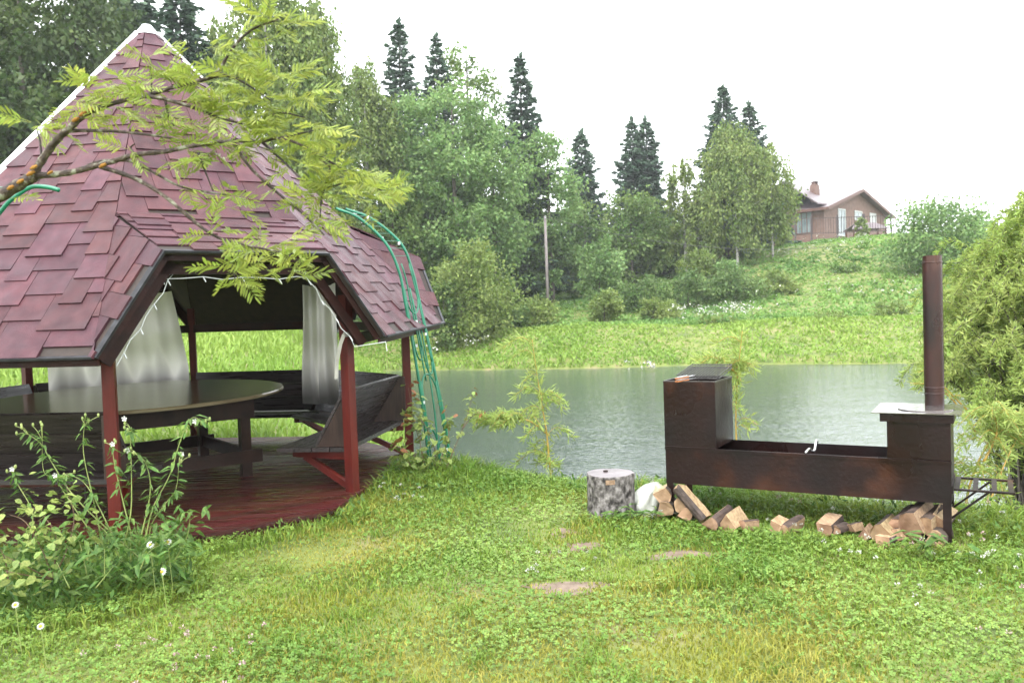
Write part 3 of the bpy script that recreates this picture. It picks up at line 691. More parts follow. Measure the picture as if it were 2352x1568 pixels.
WL = [ # px0, px1, D0, D1, width, label
 ((1560, 1122), (1622, 1196), 6.12, 5.92, .105, 'long split log leaning steeply against the left end of the barbecue'),
 ((1632, 1206), (1672, 1178), 5.72, 5.95, .105, 'pale split log beside the foot of the leaning log'),
 ((1668, 1208), (1700, 1190), 5.70, 5.9, .12, 'short pale log, second to the right of the leaning log'),
 ((1704, 1208), (1738, 1207), 5.72, 5.78, .075, 'small dull log end just right of the two pale logs'),
 ((1522, 1140), (1534, 1128), 6.15, 6.45, .13, 'orange-topped log, uppermost of the stack beside the left barbecue leg'),
 ((1527, 1172), (1540, 1160), 6.12, 6.42, .13, 'bark-covered log under the orange-topped log by the left leg'),
 ((1566, 1160), (1585, 1148), 6.1, 6.4, .12, 'dark bark log just right of the left front barbecue leg'),
 ((1574, 1182), (1592, 1172), 6.02, 6.3, .10, 'lowest log under the leaning log, right of the left leg'),
 ((1780, 1212), (1800, 1200), 5.62, 5.8, .085, 'small orange log left of the grey bark log at mid barbecue'),
 ((1800, 1222), (1838, 1200), 5.60, 5.78, .095, 'grey bark-faced log lying at the middle of the barbecue'),
 ((1893, 1218), (1920, 1196), 5.52, 5.72, .11, 'pale splintered log upright in grass, right of mid barbecue'),
 ((1918, 1220), (1942, 1214), 5.5, 5.6, .07, 'thin light log touching the pale splintered one'),
 ((1952, 1214), (1976, 1210), 5.55, 5.62, .06, 'small log chunk half hidden in grass left of the woodpile'),
 ((1984, 1230), (1998, 1218), 5.42, 5.55, .075, 'round-ended log chunk nearest the left edge of the woodpile'),
 ((2022, 1228), (2050, 1204), 5.36, 5.6, .125, 'squarish split log at the left shoulder of the woodpile'),
 ((2062, 1212), (2098, 1180), 5.4, 5.62, .12, 'bark-faced log slanting at the top left of the woodpile'),
 ((2090, 1206), (2130, 1172), 5.34, 5.56, .155, 'largest split log with a dark crack on top of the woodpile'),
 ((2124, 1212), (2160, 1182), 5.32, 5.55, .13, 'split log on the woodpile between the largest log and right leg'),
 ((2156, 1206), (2176, 1176), 5.36, 5.6, .12, 'dark log leaning behind the right front barbecue leg'),
 ((2098, 1230), (2124, 1224), 5.36, 5.5, .10, 'small log wedged under the largest log of the woodpile'),
 ((2148, 1240), (2170, 1226), 5.26, 5.45, .115, 'bottom log of the woodpile touching the right front leg'),
 ((2026, 1246), (2050, 1240), 5.28, 5.42, .10, 'front bottom log at the woodpile left side, low in grass'),
 ((2054, 1232), (2078, 1226), 5.36, 5.5, .09, 'dark gap-side log in the lower middle of the woodpile')]
for k, (a, b, d0, d1, wd, lb) in enumerate(WL): log(px(*a, d0) + (0, 0, .004), px(*b, d1) + (0, 0, .012), wd * .90, lb, 40 + k)

# ------------------------------------------------------------------ green garden arches
def arch(label, left, right, Dl, Dr, deco):
    L = spline([px(x, y, Dl) for x, y in left], 8); Rr = spline([px(x, y, Dr) for x, y in right], 8); n = min(len(L), len(Rr))
    ar = empty('garden_arch', L[-1], label, 'garden arch', 'green garden arch halves'); ar.location = L[-1]; ORG[ar.name] = L[-1]
    MB().tube(L, .014, 8).build('rail', MT['green'], ar, smooth=True); MB().tube(Rr, .014, 8).build('rail', MT['green'], ar, smooth=True)
    def at(t, f):
        def ev(S): k = t * (len(S) - 1); i = min(int(k), len(S) - 2); return S[i] + (S[i + 1] - S[i]) * (k - i)
        return ev(L) * (1 - f) + ev(Rr) * f
    if not deco: return
    for t0, t1, f0, f1, flip in deco:
        pts = []
        if flip == 'x':
            for q in np.linspace(0, 1, 14): pts.append(at(t0 + (t1 - t0) * q, f0 + (f1 - f0) * (.5 - .5 * math.cos(q * math.pi))))
        else:
            fm, fr = (f0 + f1) / 2, (f1 - f0) / 2
            if flip > 0: seq = [(t0, f0), (t1 - .05, f0)] + [(t1 - .05 + .05 * math.sin(a), fm - fr * math.cos(a)) for a in np.linspace(.3, 2.84, 7)] + [(t1 - .05, f1), (t0, f1)]
            else: seq = [(t1, f0), (t0 + .05, f0)] + [(t0 + .05 - .05 * math.sin(a), fm - fr * math.cos(a)) for a in np.linspace(.3, 2.84, 7)] + [(t0 + .05, f1), (t1, f1)]
            pts = [at(*q) for q in seq]; pts = spline(pts, 3)
        MB().tube(pts, .0085, 6).build('scroll', MT['green'], ar, smooth=True)
    for t in np.linspace(.06, .27, 8): MB().bar(at(t, .04), at(t, .96), .005, .005).build('rung', MT['green'], ar)
    for t in (.60, .62, .64, .82, .84): MB().bar(at(t, .3), at(t, .75), .004, .004).build('rung', MT['green'], ar)
    for t, f in ((.08, .05), (.10, .9), (.2, .05), (.22, .9), (.5, .5), (.53, .95), (.56, .2), (.72, .1), (.86, .9), (.9, .1), (.93, .6)):
        p = at(t, f); MB().box(p, (.02, .02, .028)).build('clip', MT['whiteplastic'], ar)
Lr = [(772, 479), (826, 502), (887, 560), (917, 625), (930, 690), (948, 790), (963, 880), (975, 970), (984, 1050), (992, 1115)]
Rrr = [(794, 480), (854, 503), (921, 560), (948, 625), (963, 690), (985, 790), (1004, 880), (1022, 970), (1033, 1050), (1041, 1100)]
arch('green enamel garden arch standing by the right gazebo corner post', Lr, Rrr, 8.0, 8.3,
     [(.30, .48, .08, .92, 1), (.40, .60, .1, .5, 1), (.44, .64, .55, .95, 1), (.64, .80, .12, .9, -1), (.66, .84, .1, .95, 1), (.80, 1, .12, .5, -1), (.82, 1, .55, .9, -1), (.3, .66, .35, .4, 'x'), (.5, .98, .7, .45, 'x')])
arch('curved end of a green garden arch entering beside the left roof edge', [(136, 437), (108, 430), (72, 430), (38, 450), (8, 478), (-20, 530), (-45, 700), (-60, 1000), (-66, 1210)],
     [(60, 432), (25, 436), (0, 434), (-30, 445), (-60, 480), (-85, 540), (-105, 700), (-115, 1000), (-120, 1200)], 5.3, 5.5, None)

# ------------------------------------------------------------------ rowan in the foreground
rw_base = np.array([-2.75, 3.1, 0.0]); rw = empty('rowan_tree', rw_base, 'rowan branch with yellow-green feathery leaves reaching in before the roof', 'tree')
def pbr(*p): return [px(*q) for q in p]
MB().tube(spline([rw_base + (0, 0, -.1), rw_base + (.02, 0, .9), rw_base + (.1, -.02, 1.7), px(-160, 530, 2.95)], 6), [.075] * 6 + [.06] * 6 + [.05] * 7, 10).build('trunk', MT['barkbranch'], rw, smooth=True)
def limb(pts, r0, r1, mk='barkbranch', name='branch', par=rw):
    S = spline(pbr(*pts), 6); n = len(S); rad = [r0 + (r1 - r0) * (i / (n - 1)) for i in range(n)]
    rad = [q * (1 + .10 * math.sin(i * 2.1)) for i, q in enumerate(rad)]
    return MB().tube(S, rad, 8).build(name, MT[mk], par, smooth=True)
b_main = limb([(-160, 530, 2.95), (-60, 485, 2.92), (0, 450, 2.9), (60, 415, 2.88), (82, 405, 2.87)], .027, .018)
limb([(70, 412, 2.87), (92, 375, 2.86), (128, 325, 2.84), (165, 290, 2.82), (205, 258, 2.8), (270, 235, 2.8), (345, 222, 2.78), (440, 246, 2.78), (510, 272, 2.76), (572, 288, 2.75)], .0145, .003)
limb([(82, 404, 2.87), (150, 398, 2.85), (205, 385, 2.84), (255, 372, 2.82), (310, 356, 2.8), (380, 348, 2.78), (440, 336, 2.76), (520, 325, 2.75), (600, 325, 2.72), (645, 318, 2.7), (700, 338, 2.7), (760, 385, 2.68)], .0115, .003)
limb([(150, 302, 2.83), (190, 300, 2.83), (270, 302, 2.8), (350, 311, 2.79), (420, 322, 2.78)], .007, .003)
limb([(228, 382, 2.83), (310, 410, 2.82), (380, 452, 2.8), (450, 512, 2.8), (500, 545, 2.78), (560, 562, 2.76), (640, 578, 2.75)], .008, .003)
limb([(180, 392, 2.84), (230, 372, 2.88), (300, 370, 2.88), (360, 400, 2.86), (420, 430, 2.85), (520, 448, 2.83)], .007, .003)
limb([(535, 325, 2.75), (575, 385, 2.74), (640, 445, 2.72), (700, 495, 2.7), (745, 540, 2.7)], .006, .003)
limb([(330, 222, 2.79), (400, 200, 2.78), (455, 188, 2.78), (500, 165, 2.77), (522, 130, 2.76), (548, 95, 2.75), (585, 65, 2.74), (640, 45, 2.73)], .008, .003)
for tw in ([(345, 222, 2.78), (348, 190, 2.78), (346, 135, 2.78)], [(96, 370, 2.86), (92, 325, 2.86), (82, 290, 2.86)], [(455, 188, 2.78), (520, 175, 2.78), (600, 190, 2.76)],
           [(380, 232, 2.78), (388, 270, 2.8), (400, 290, 2.8)], [(572, 288, 2.75), (640, 260, 2.74), (700, 270, 2.72)], [(640, 318, 2.7), (720, 300, 2.7)], [(700, 338, 2.7), (790, 390, 2.66), (880, 440, 2.64)],
           [(760, 385, 2.68), (740, 450, 2.68), (735, 500, 2.68)], [(600, 325, 2.72), (650, 370, 2.72), (720, 430, 2.7), (800, 420, 2.68)], [(510, 560, 2.78), (530, 600, 2.77), (540, 640, 2.77)],
           [(640, 578, 2.75), (690, 600, 2.74)], [(500, 165, 2.77), (560, 190, 2.76), (620, 230, 2.75)], [(455, 350, 2.76), (470, 390, 2.77), (490, 440, 2.78)], [(310, 356, 2.8), (300, 340, 2.81), (310, 330, 2.8)]):
    limb(tw, .0045, .002, 'twig', 'twig')
for (x, y, d, r_) in ((52, 418, 2.872, .012), (75, 400, 2.856, .013), (82, 386, 2.85, .011), (195, 264, 2.795, .012), (178, 277, 2.805, .011), (212, 254, 2.79, .009), (240, 382, 2.82, .011), (30, 432, 2.88, .012), (120, 398, 2.85, .008)):
    p = px(x, y, d); q = 8
    MB().tube([p - (r_, .012, r_ * .5), p + (0, -.014, 0), p + (r_, -.010, r_ * .6)], [.004, r_ * .62, .004], q).build('lichen_patch', MT['lichen'], b_main, smooth=True)
def rowan_leaf(seed, L=.135):
    r = random.Random(seed); mb = MB(); n = 7; cur = r.uniform(.15, .4); pts = []
    def ax(t): return np.array([t * L * math.cos(cur * t), r.uniform(-.001, .001), -t * L * math.sin(cur * t)])
    for t in (0, .35, .7, 1): pts.append(ax(t))
    mb.tube(pts, [.0013, .0011, .0009, .0006], 3, caps=False)
    def leaflet(p, d, l):
        d = nrm(d); s = nrm(np.cross(d, (0, 0, 1))); w_ = l * .10; dz = np.array([0, 0, -l * r.uniform(.05, .3)])
        mb.add([p, p + d * l * .35 + s * w_ + dz * .15, p + d * l * .75 + s * w_ * .8 + dz * .5, p + d * l + dz, p + d * l * .75 - s * w_ * .8 + dz * .5, p + d * l * .35 - s * w_ + dz * .15, p + d * l * .45 + dz * .3 - (0, 0, l * .05)],
               [[0, 6, 1], [1, 6, 3, 2], [6, 5, 4, 3], [0, 5, 6]])
    for k in range(n):
        t = .28 + .66 * k / (n - 1); p = ax(t); l = L * (.42 - .12 * abs(k / (n - 1) - .4))
        for s in (-1, 1): leaflet(p, (.55 + .25 * r.random(), s * (.85), r.uniform(-.25, .25)), l * r.uniform(.8, 1.1))
    leaflet(ax(1), (1, 0, -.1), L * .3)
    return mb
leafproto = []
CL = [(610, 50, 2.73, 7), (640, 70, 2.73, 5), (545, 85, 2.75, 7), (500, 105, 2.75, 6), (530, 130, 2.76, 5), (620, 100, 2.74, 4), (345, 125, 2.78, 2), (350, 170, 2.78, 7), (300, 190, 2.79, 7), (250, 195, 2.8, 7), (200, 205, 2.82, 6),
      (420, 175, 2.78, 5), (470, 185, 2.77, 4), (75, 285, 2.86, 5), (100, 290, 2.85, 3), (190, 245, 2.84, 6), (150, 240, 2.84, 4), (270, 255, 2.81, 6), (320, 260, 2.8, 5), (370, 250, 2.79, 6), (400, 290, 2.79, 4), (430, 230, 2.78, 7),
      (480, 215, 2.77, 6), (560, 190, 2.76, 7), (620, 175, 2.75, 8), (660, 190, 2.74, 6), (600, 235, 2.75, 7), (650, 240, 2.74, 7), (690, 225, 2.73, 6), (700, 275, 2.72, 6), (540, 270, 2.76, 7), (590, 290, 2.75, 7), (500, 260, 2.77, 6), (640, 300, 2.73, 7),
      (470, 300, 2.78, 5), (430, 340, 2.78, 6), (480, 350, 2.77, 6), (540, 340, 2.76, 6), (600, 350, 2.74, 6), (700, 340, 2.7, 7), (730, 300, 2.7, 5), (745, 365, 2.69, 7), (690, 385, 2.71, 6), (660, 420, 2.72, 5), (770, 400, 2.68, 7), (810, 395, 2.67, 6),
      (850, 430, 2.65, 6), (885, 440, 2.64, 4), (735, 440, 2.69, 7), (780, 440, 2.68, 6), (735, 500, 2.69, 6), (700, 480, 2.7, 5), (860, 455, 2.65, 3), (380, 370, 2.87, 4), (420, 420, 2.85, 4), (520, 445, 2.83, 5), (540, 475, 2.82, 4), (420, 470, 2.85, 2),
      (500, 540, 2.79, 5), (540, 570, 2.78, 5), (590, 575, 2.76, 6), (640, 570, 2.75, 6), (690, 600, 2.74, 6), (530, 620, 2.77, 6), (545, 655, 2.77, 4), (610, 610, 2.76, 5), (660, 630, 2.75, 4), (300, 345, 2.8, 2), (30, 462, 2.9, 1)]
cnt = 0; extra = []; rl = random.Random(5)
for (x, y, d, n) in CL:
    for k in range(int(n * (.75 if y < 130 else .98) + .5)):
        p = px(x + rl.gauss(0, 9), y + rl.gauss(0, 7), d + rl.gauss(0, .05))
        j = cnt % 8; pool = rl.random() < .36 or cnt >= 298
        if cnt >= 8 and pool: o = None
        elif cnt < 8:
            o = rowan_leaf(j).build('leaf', MT['rowanleaf'], rw, local=True, smooth=False); leafproto.append(o)
        else:
            o = leafproto[j].copy(); COL.objects.link(o); o.parent = rw
        # leaves fan out from the twig, mostly towards the right and down
        az = rl.uniform(-3.1, 3.1) if rl.random() < .55 else rl.gauss(-.3, .9); el = rl.gauss(.12, .38)
        from mathutils import Euler
        eu = Euler((rl.gauss(.45, .45), -el, az)); sc = rl.uniform(.56, .92); lp = p - rw_base
        if o is None:
            me_ = leafproto[j].data; Vx = np.array([v_.co[:] for v_ in me_.vertices]); Rm = np.array(eu.to_matrix())
            extra.append((Vx * sc @ Rm.T + lp, [list(f_.vertices) for f_ in me_.polygons]))
        else:
            o.location = [float(q) for q in lp]; o.rotation_euler = eu; o.scale = (sc, sc, sc); cnt += 1
ex = MB()
for V_, f_ in extra: ex.add(V_, f_)
tag(ex.build('leaf_mass', MT['rowanleaf'], rw, local=True), kind='stuff')

# ------------------------------------------------------------------ trees
def gz_(x, y): return float(ground_z(x, y))
def trunk_mesh(h, r, lean=0, limbs=0, crown_r=2.0, base=.35, seed=1):
    r_ = random.Random(seed); mb = MB(); ax = [np.array([lean * t * t + .08 * r * math.sin(t * 7), .05 * math.sin(t * 5), h * t - .3]) for t in np.linspace(0, 1, 8)]
    mb.tube(ax, [r * (1 - .88 * t) for t in np.linspace(0, 1, 8)], 8)
    for k in range(limbs):
        t = base + (.9 - base) * (k + r_.random()) / limbs; i = min(6, int(t * 7)); p = ax[i] + (ax[i + 1] - ax[i]) * (t * 7 - i)
        a = r_.uniform(0, 6.28); l = crown_r * r_.uniform(.5, .9) * (1 - .5 * t)
        e = p + np.array([math.cos(a) * l, math.sin(a) * l, l * r_.uniform(.4, 1.0)]); m_ = (p + e) / 2 + np.array([0, 0, .1 * l])
        mb.tube([p, m_, e], [r * .32 * (1.1 - t), r * .2 * (1.1 - t), r * .06], 5)
    return mb
def crown_decid(h, w_, z0, nl, nleaf, size, weep=0.0, top_sharp=1.0, seed=1, lean=0):
    """lobed crown; returns V,F in local coords"""
    pts = []; dirs = []; H = h - z0; lob = []
    for k in range(nl):
        t = (k + rng.random()) / nl; prof = math.sin(math.pi * min(1, (t * .80 + .13)) ** top_sharp) ** .65
        a = rng.random() * 6.283; rad = w_ / 2 * prof * (.25 + .60 * math.sqrt(rng.random()))
        lr = w_ * (.13 + .15 * rng.random()) * (.6 + .6 * prof)
        lob.append((np.array([rad * math.cos(a) + lean * t * t, rad * math.sin(a), z0 + H * t * .93]), lr))
    wts = np.array([l[1] ** 2 for l in lob]); wts /= wts.sum()
    for (c, lr), q in zip(lob, wts):
        n = max(8, int(nleaf * q)); d = runit(n); d[:, 2] = d[:, 2] * .9 + .18; rr = lr * (.45 + .65 * rng.random(n) ** .6)[:, None]
        # sub-clumping
        m_ = max(3, n // 22); cc = d[rng.integers(0, n, m_)]; ass = rng.integers(0, m_, n)
        d2 = cc[ass] * .75 + d * .38
        p = c + d2 * rr * np.array([1, 1, .8]); 
        if weep > 0: p[:, 2] -= weep * rng.random(n) ** 1.5 * (0.3 + np.linalg.norm(d2[:, :2], axis=1))
        pts.append(p)
        dd = d2 * .6 + runit(n) * .7
        if weep > 0: dd[:, 2] -= 1.2
        else: dd[:, 2] -= .25
        dirs.append(dd)
    P = np.concatenate(pts); A = np.concatenate(dirs); 
    return leaves(P, size * 1.35, .68, A, nbias=.7)
def crown_weep(h, w_, z0, ns, per, size):
    """hanging strands (birch)"""
    t = rng.random(ns) ** .8; prof = np.sin(np.pi * np.clip(t * .80 + .18, 0, 1)) ** .7; a = rng.random(ns) * 6.283
    rad = w_ / 2 * prof * (.2 + .8 * np.sqrt(rng.random(ns))); z = z0 + (h - z0) * (.12 + .88 * t)
    # bunch the strands into boughs
    nb = max(6, ns // 14); bi = rng.integers(0, nb, ns)
    S = np.stack([rad * np.cos(a), rad * np.sin(a), z], 1); S = S[bi] * .80 + S * .20 + rng.normal(size=(ns, 3)) * w_ * .022
    ln = (.10 + .16 * rng.random(ns)) * h * (.5 + prof[bi] * .5)
    u = rng.random((ns, per)); P = S[:, None, :] + np.stack([.10 * ln[:, None] * u * np.cos(a)[:, None], .10 * ln[:, None] * u * np.sin(a)[:, None], -ln[:, None] * u ** 1.2], -1)
    P = P + rng.normal(size=P.shape) * w_ * .014; P = P.reshape(-1, 3); A = runit(len(P)) * .8 + np.array([0, 0, -1.0])
    return leaves(P, size * 1.35, .6, A, nbias=.2)
def crown_spruce(h, R, z0, size=.34, dens=1.0):
    P = []; A = []; z = z0; R = R * 1.35; Q = []
    while z < h * .995:
        t = (z - z0) / (h - z0); rad = R * (1 - t) ** .80 * rng.uniform(.8, 1.15) + .03; nb = int((5 + 5 * (1 - t)) * dens) + 1; a0 = rng.random() * 6.28
        for k in range(nb):
            a = a0 + k * 6.283 / nb + rng.normal() * .3; L = rad * rng.uniform(.45, 1.25); m_ = max(3, int(L / .12)); s_ = np.linspace(.10, 1, m_)
            sl = .30 - .75 * t   # lower boughs hang, upper ones rise
            NQ = m_ * 4; u = .10 + .90 * rng.random(NQ) ** .8
            wdt = (.05 + .30 * L * np.clip(1.05 - u, 0, 1) ** .8) * rng.normal(size=NQ) * .55
            rr = L * u; zz = z - sl * rr + .10 * L * u ** 3 - np.abs(wdt) * .35 - rng.random(NQ) ** 2 * .22 * (1 - t)
            P.append(np.stack([np.cos(a) * rr - np.sin(a) * wdt, np.sin(a) * rr + np.cos(a) * wdt, zz], 1))
            d = np.stack([np.cos(a) - np.sin(a) * np.sign(wdt) * .8, np.sin(a) + np.cos(a) * np.sign(wdt) * .8, np.full(NQ, -.45)], 1) + runit(NQ) * .35; A.append(d)
        z += rng.uniform(.24, .48) * max(.55, h / 18)
    zt = rng.random(60); P.append(np.stack([rng.normal(size=60) * .04, rng.normal(size=60) * .04, h * (.93 + .07 * zt)], 1)); A.append(runit(60) * .5 + np.array([0, 0, .8]))
    P = np.concatenate(P); A = np.concatenate(A); return leaves(P, .46, .46, A, nbias=1.0)
NT = [0]
def tree(name, x, D, ytop, wpx, kind, label, mk, z0f=.15, nl=40, nleaf=9000, size=.26, trunk='trunk', group='trees on the far bank and hillside', sharp=1.0, weep=0, lean=0, yb=None, cat='tree', tr=.018):
    NT[0] += 1; xb = x
    g = px(xb, 690, D); 
    for _ in range(3):   # column that passes through pixel x at mid crown
        z = gz_(g[0], g[1]); ymid = (ytop + topx((g[0], g[1], z))[1]) / 2; g = px(xb, ymid, D)
    z = gz_(g[0], g[1]); base = np.array([g[0], g[1], z]); tp = px(x, ytop, D); h = tp[2] - z; w_ = wpx / F * D
    t = empty(name, base, label, cat, group)
    trunk_mesh(h * (.93 if kind != 'weep' else .82), max(.05, h * tr), lean, 7 if kind != 'spruce' else 0, w_ / 2, .3, NT[0]).build('trunk', MT[trunk], t, smooth=True, local=True)
    if kind == 'spruce': V, Fc = crown_spruce(h, w_ / 2, h * z0f, size)
    elif kind == 'weep':
        V, Fc = joinVF([crown_weep(h, w_, h * z0f, nleaf // 26, 18, size), crown_decid(h * .97, w_ * .85, h * (z0f + .08), nl, nleaf // 3, size, .5)])
    else: V, Fc = crown_decid(h, w_, h * z0f, nl, nleaf, size, weep, sharp, NT[0], lean)
    if trunk == 'birchtrunk': V = V + np.array([0, w_ * .12, 0])
    np_mesh('crown', V, Fc, MT[mk], t, local=True)
    return t
# spruces
tree('spruce_tree', 927, 74, 48, 150, 'spruce', 'tall pointed dark spruce standing highest left of the pond gap', 'spruce', .2)
tree('spruce_tree', 1012, 78, 84, 130, 'spruce', 'dark spruce half hidden behind the pale alder top', 'spruce', .2)
tree('spruce_tree', 1203, 72, 130, 150, 'spruce', 'slender dark spruce rising between two pale green alders', 'spruce', .1)
tree('spruce_tree', 1340, 82, 303, 110, 'spruce', 'short blunt-topped dark spruce just right of the utility pole', 'spruce', .2)
tree('spruce_tree', 1456, 84, 276, 110, 'spruce', 'left one of the twin-topped spruces at the grassy slope head', 'spruce', .12)
tree('spruce_tree', 1488, 84.6, 274, 110, 'spruce', 'right one of the twin-topped spruces at the grassy slope head', 'spruce', .12)
tree('spruce_tree', 1664, 80, 200, 140, 'spruce', 'spruce with pointed top behind the white-stemmed birch', 'spruce', .1)
tree('spruce_tree', 1724, 82, 240, 120, 'spruce', 'smaller spruce top between the birches left of the house', 'spruce', .1)
tree('spruce_tree', 318, 50, -170, 260, 'spruce', 'dark spruce directly behind the gazebo roof tip', 'spruce', .1)
tree('spruce_tree', 428, 47, -45, 250, 'spruce', 'dark spruce right of the gazebo roof tip', 'spruce', .1)
tree('spruce_tree', 20, 50, -220, 240, 'spruce', 'dark spruce at the far left edge behind the broadleaf trees', 'spruce', .08)
# left forest
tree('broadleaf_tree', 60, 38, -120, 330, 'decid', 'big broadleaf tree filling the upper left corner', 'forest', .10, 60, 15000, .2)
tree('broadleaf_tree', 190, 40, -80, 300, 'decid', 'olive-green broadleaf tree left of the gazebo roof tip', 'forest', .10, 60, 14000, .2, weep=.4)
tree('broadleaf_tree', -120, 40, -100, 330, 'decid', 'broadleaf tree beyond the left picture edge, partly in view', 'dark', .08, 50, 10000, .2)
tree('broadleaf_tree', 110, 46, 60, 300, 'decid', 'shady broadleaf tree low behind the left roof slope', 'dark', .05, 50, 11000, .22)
tree('birch_tree', 620, 45, -120, 360, 'weep', 'large weeping birch behind the rowan branch tip', 'birch', .10, 50, 34000, .17, 'birchtrunk')
tree('birch_tree', 730, 48, -60, 200, 'weep', 'weeping birch with loose hanging shoots against the white sky', 'birch', .12, 36, 20000, .17, 'birchtrunk')
tree('birch_tree', 520, 50, 20, 230, 'weep', 'slim birch between the dark spruce and the large weeping birch', 'birch', .1, 40, 17000, .18, 'birchtrunk')
tree('birch_tree', 845, 60, 112, 220, 'weep', 'olive birch left of the tallest spruce', 'birch', .12, 40, 19000, .19, 'birchtrunk')
tree('birch_tree', 770, 54, 330, 170, 'weep', 'low bushy birch above the gazebo right roof edge', 'birch', .05, 30, 8000, .2, 'birchtrunk')
tree('broadleaf_tree', 255, 46, -60, 230, 'decid', 'broadleaf tree half covered by the dark spruce behind the roof tip', 'forest', .1, 50, 12000, .2)
# central alders
tree('alder_tree', 1080, 80, 88, 170, 'decid', 'tall loose-crowned alder at the back of the pale green clump', 'decid', .2, 44, 8500, .24)
tree('alder_tree', 950, 62, 205, 190, 'decid', 'pale silvery alder at the left of the clump beyond the arch', 'alder', .1, 60, 12000, .2, sharp=1.15)
tree('alder_tree', 1045, 60, 190, 200, 'decid', 'highest pale silvery alder in the middle of the clump', 'alder', .1, 60, 13000, .2, sharp=1.15)
tree('alder_tree', 1135, 63, 258, 170, 'decid', 'pale silvery alder at the right of the clump before the slender spruce', 'alder', .1, 60, 12000, .2, sharp=1.15)
tree('alder_tree', 1262, 70, 290, 150, 'decid', 'green alder directly behind the top of the utility pole', 'alder', .08, 50, 10000, .2, sharp=1.2)
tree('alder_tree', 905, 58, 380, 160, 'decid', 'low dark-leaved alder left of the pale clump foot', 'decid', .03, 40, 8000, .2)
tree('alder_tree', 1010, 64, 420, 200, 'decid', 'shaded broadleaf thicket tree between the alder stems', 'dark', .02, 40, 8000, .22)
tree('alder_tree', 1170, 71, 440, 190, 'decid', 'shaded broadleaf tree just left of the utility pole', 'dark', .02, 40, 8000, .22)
# right of the pole
tree('small_tree', 1376, 62, 545, 110, 'decid', 'small rounded tree on the slope right of the utility pole', 'alder', .08, 30, 5500, .17)
tree('broadleaf_tree', 1345, 74, 470, 150, 'decid', 'bushy tree under the blunt spruce', 'decid', .03, 36, 6500, .2)
tree('broadleaf_tree', 1450, 76, 440, 170, 'decid', 'rounded dark broadleaf tree below the twin spruces', 'decid', .03, 44, 8000, .22)
tree('broadleaf_tree', 1520, 80, 500, 110, 'decid', 'low dark bush-like tree right below the twin spruces', 'dark', .02, 30, 5000, .22)
tree('birch_tree', 1572, 74, 345, 110, 'weep', 'thin airy birch between twin spruces and the big birch', 'birch', .1, 16, 4200, .2, 'birchtrunk')
tree('birch_tree', 1690, 70, 265, 210, 'weep', 'big weeping birch with straight white stem on the slope', 'birch', .10, 50, 14000, .19, 'birchtrunk', tr=.010)
tree('birch_tree', 1772, 72, 310, 140, 'weep', 'weeping birch with white stem nearest the brick house', 'birch', .08, 36, 9500, .19, 'birchtrunk', tr=.010)
tree('birch_tree', 1620, 72, 420, 130, 'weep', 'lower birch at the left of the white-stemmed birch', 'birch', .05, 26, 6000, .19, 'birchtrunk')
def bush(x, D, ytop, wpx, label, mk, nl=26, n=4500, size=.16, z0f=0.0, cat='bush', group='bushes on the far bank', name='bush', sharp=.8):
    return tree(name, x, D, ytop, wpx, 'decid', label, mk, z0f, nl, n, size, 'trunk', group, sharp, cat=cat, tr=.012)
bush(1085, 46, 555, 190, 'large round light-green willow bush beside the gazebo roof corner', 'bush', 44, 11000, .13)
bush(2172, 58, 466, 225, 'large dark round bush at the hilltop right of the brick house', 'alder', 40, 9000, .18)
bush(1608, 62, 572, 90, 'rounded light bush at the left below the birches', 'bush', 20, 3500, .15)
bush(1662, 61, 600, 90, 'darker bush snug right of the light rounded bush', 'alder', 20, 3200, .15)
bush(1952, 62, 634, 70, 'lone small dark shrub on the open hill slope', 'bushdark', 14, 2000, .16)
bush(1388, 52, 672, 90, 'pale feathery bush at the slope foot right of the pole', 'bush', 18, 2800, .13)
bush(1500, 51, 690, 80, 'pale low willow bush beside the white flowers', 'bush', 16, 2400, .13)
bush(1540, 52, 692, 70, 'second pale low willow bush, nearest the white flowers', 'bush', 14, 2000, .13)
bush(1225, 50, 690, 110, 'tangled low bush at the foot of the utility pole', 'bush', 20, 3000, .14)
bush(1160, 48, 700, 90, 'low mixed bush between round willow and utility pole', 'bushdark', 18, 2600, .14)
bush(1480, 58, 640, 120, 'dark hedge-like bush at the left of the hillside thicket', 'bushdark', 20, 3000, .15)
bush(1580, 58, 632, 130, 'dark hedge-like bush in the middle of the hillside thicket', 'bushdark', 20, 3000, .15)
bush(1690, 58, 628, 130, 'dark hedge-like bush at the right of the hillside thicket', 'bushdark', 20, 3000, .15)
bush(1775, 59, 630, 90, 'yellowish ragged bush ending the hillside thicket', 'bush', 16, 2200, .15)
bush(1020, 45, 640, 80, 'weedy bush behind the right roof corner', 'bushdark', 16, 2200, .14)
bush(1910, 44, 745, 90, 'thin willow shrub on the bank right of the short sapling', 'bush', 9, 700, .12)
bush(1650, 45, 738, 80, 'thin willow shrub on the meadow behind the tall barbecue box', 'bush', 9, 700, .12)
bush(2050, 44, 700, 90, 'thin reddish-stemmed shrub at the water edge by the flue pipe', 'bush', 10, 800, .12)
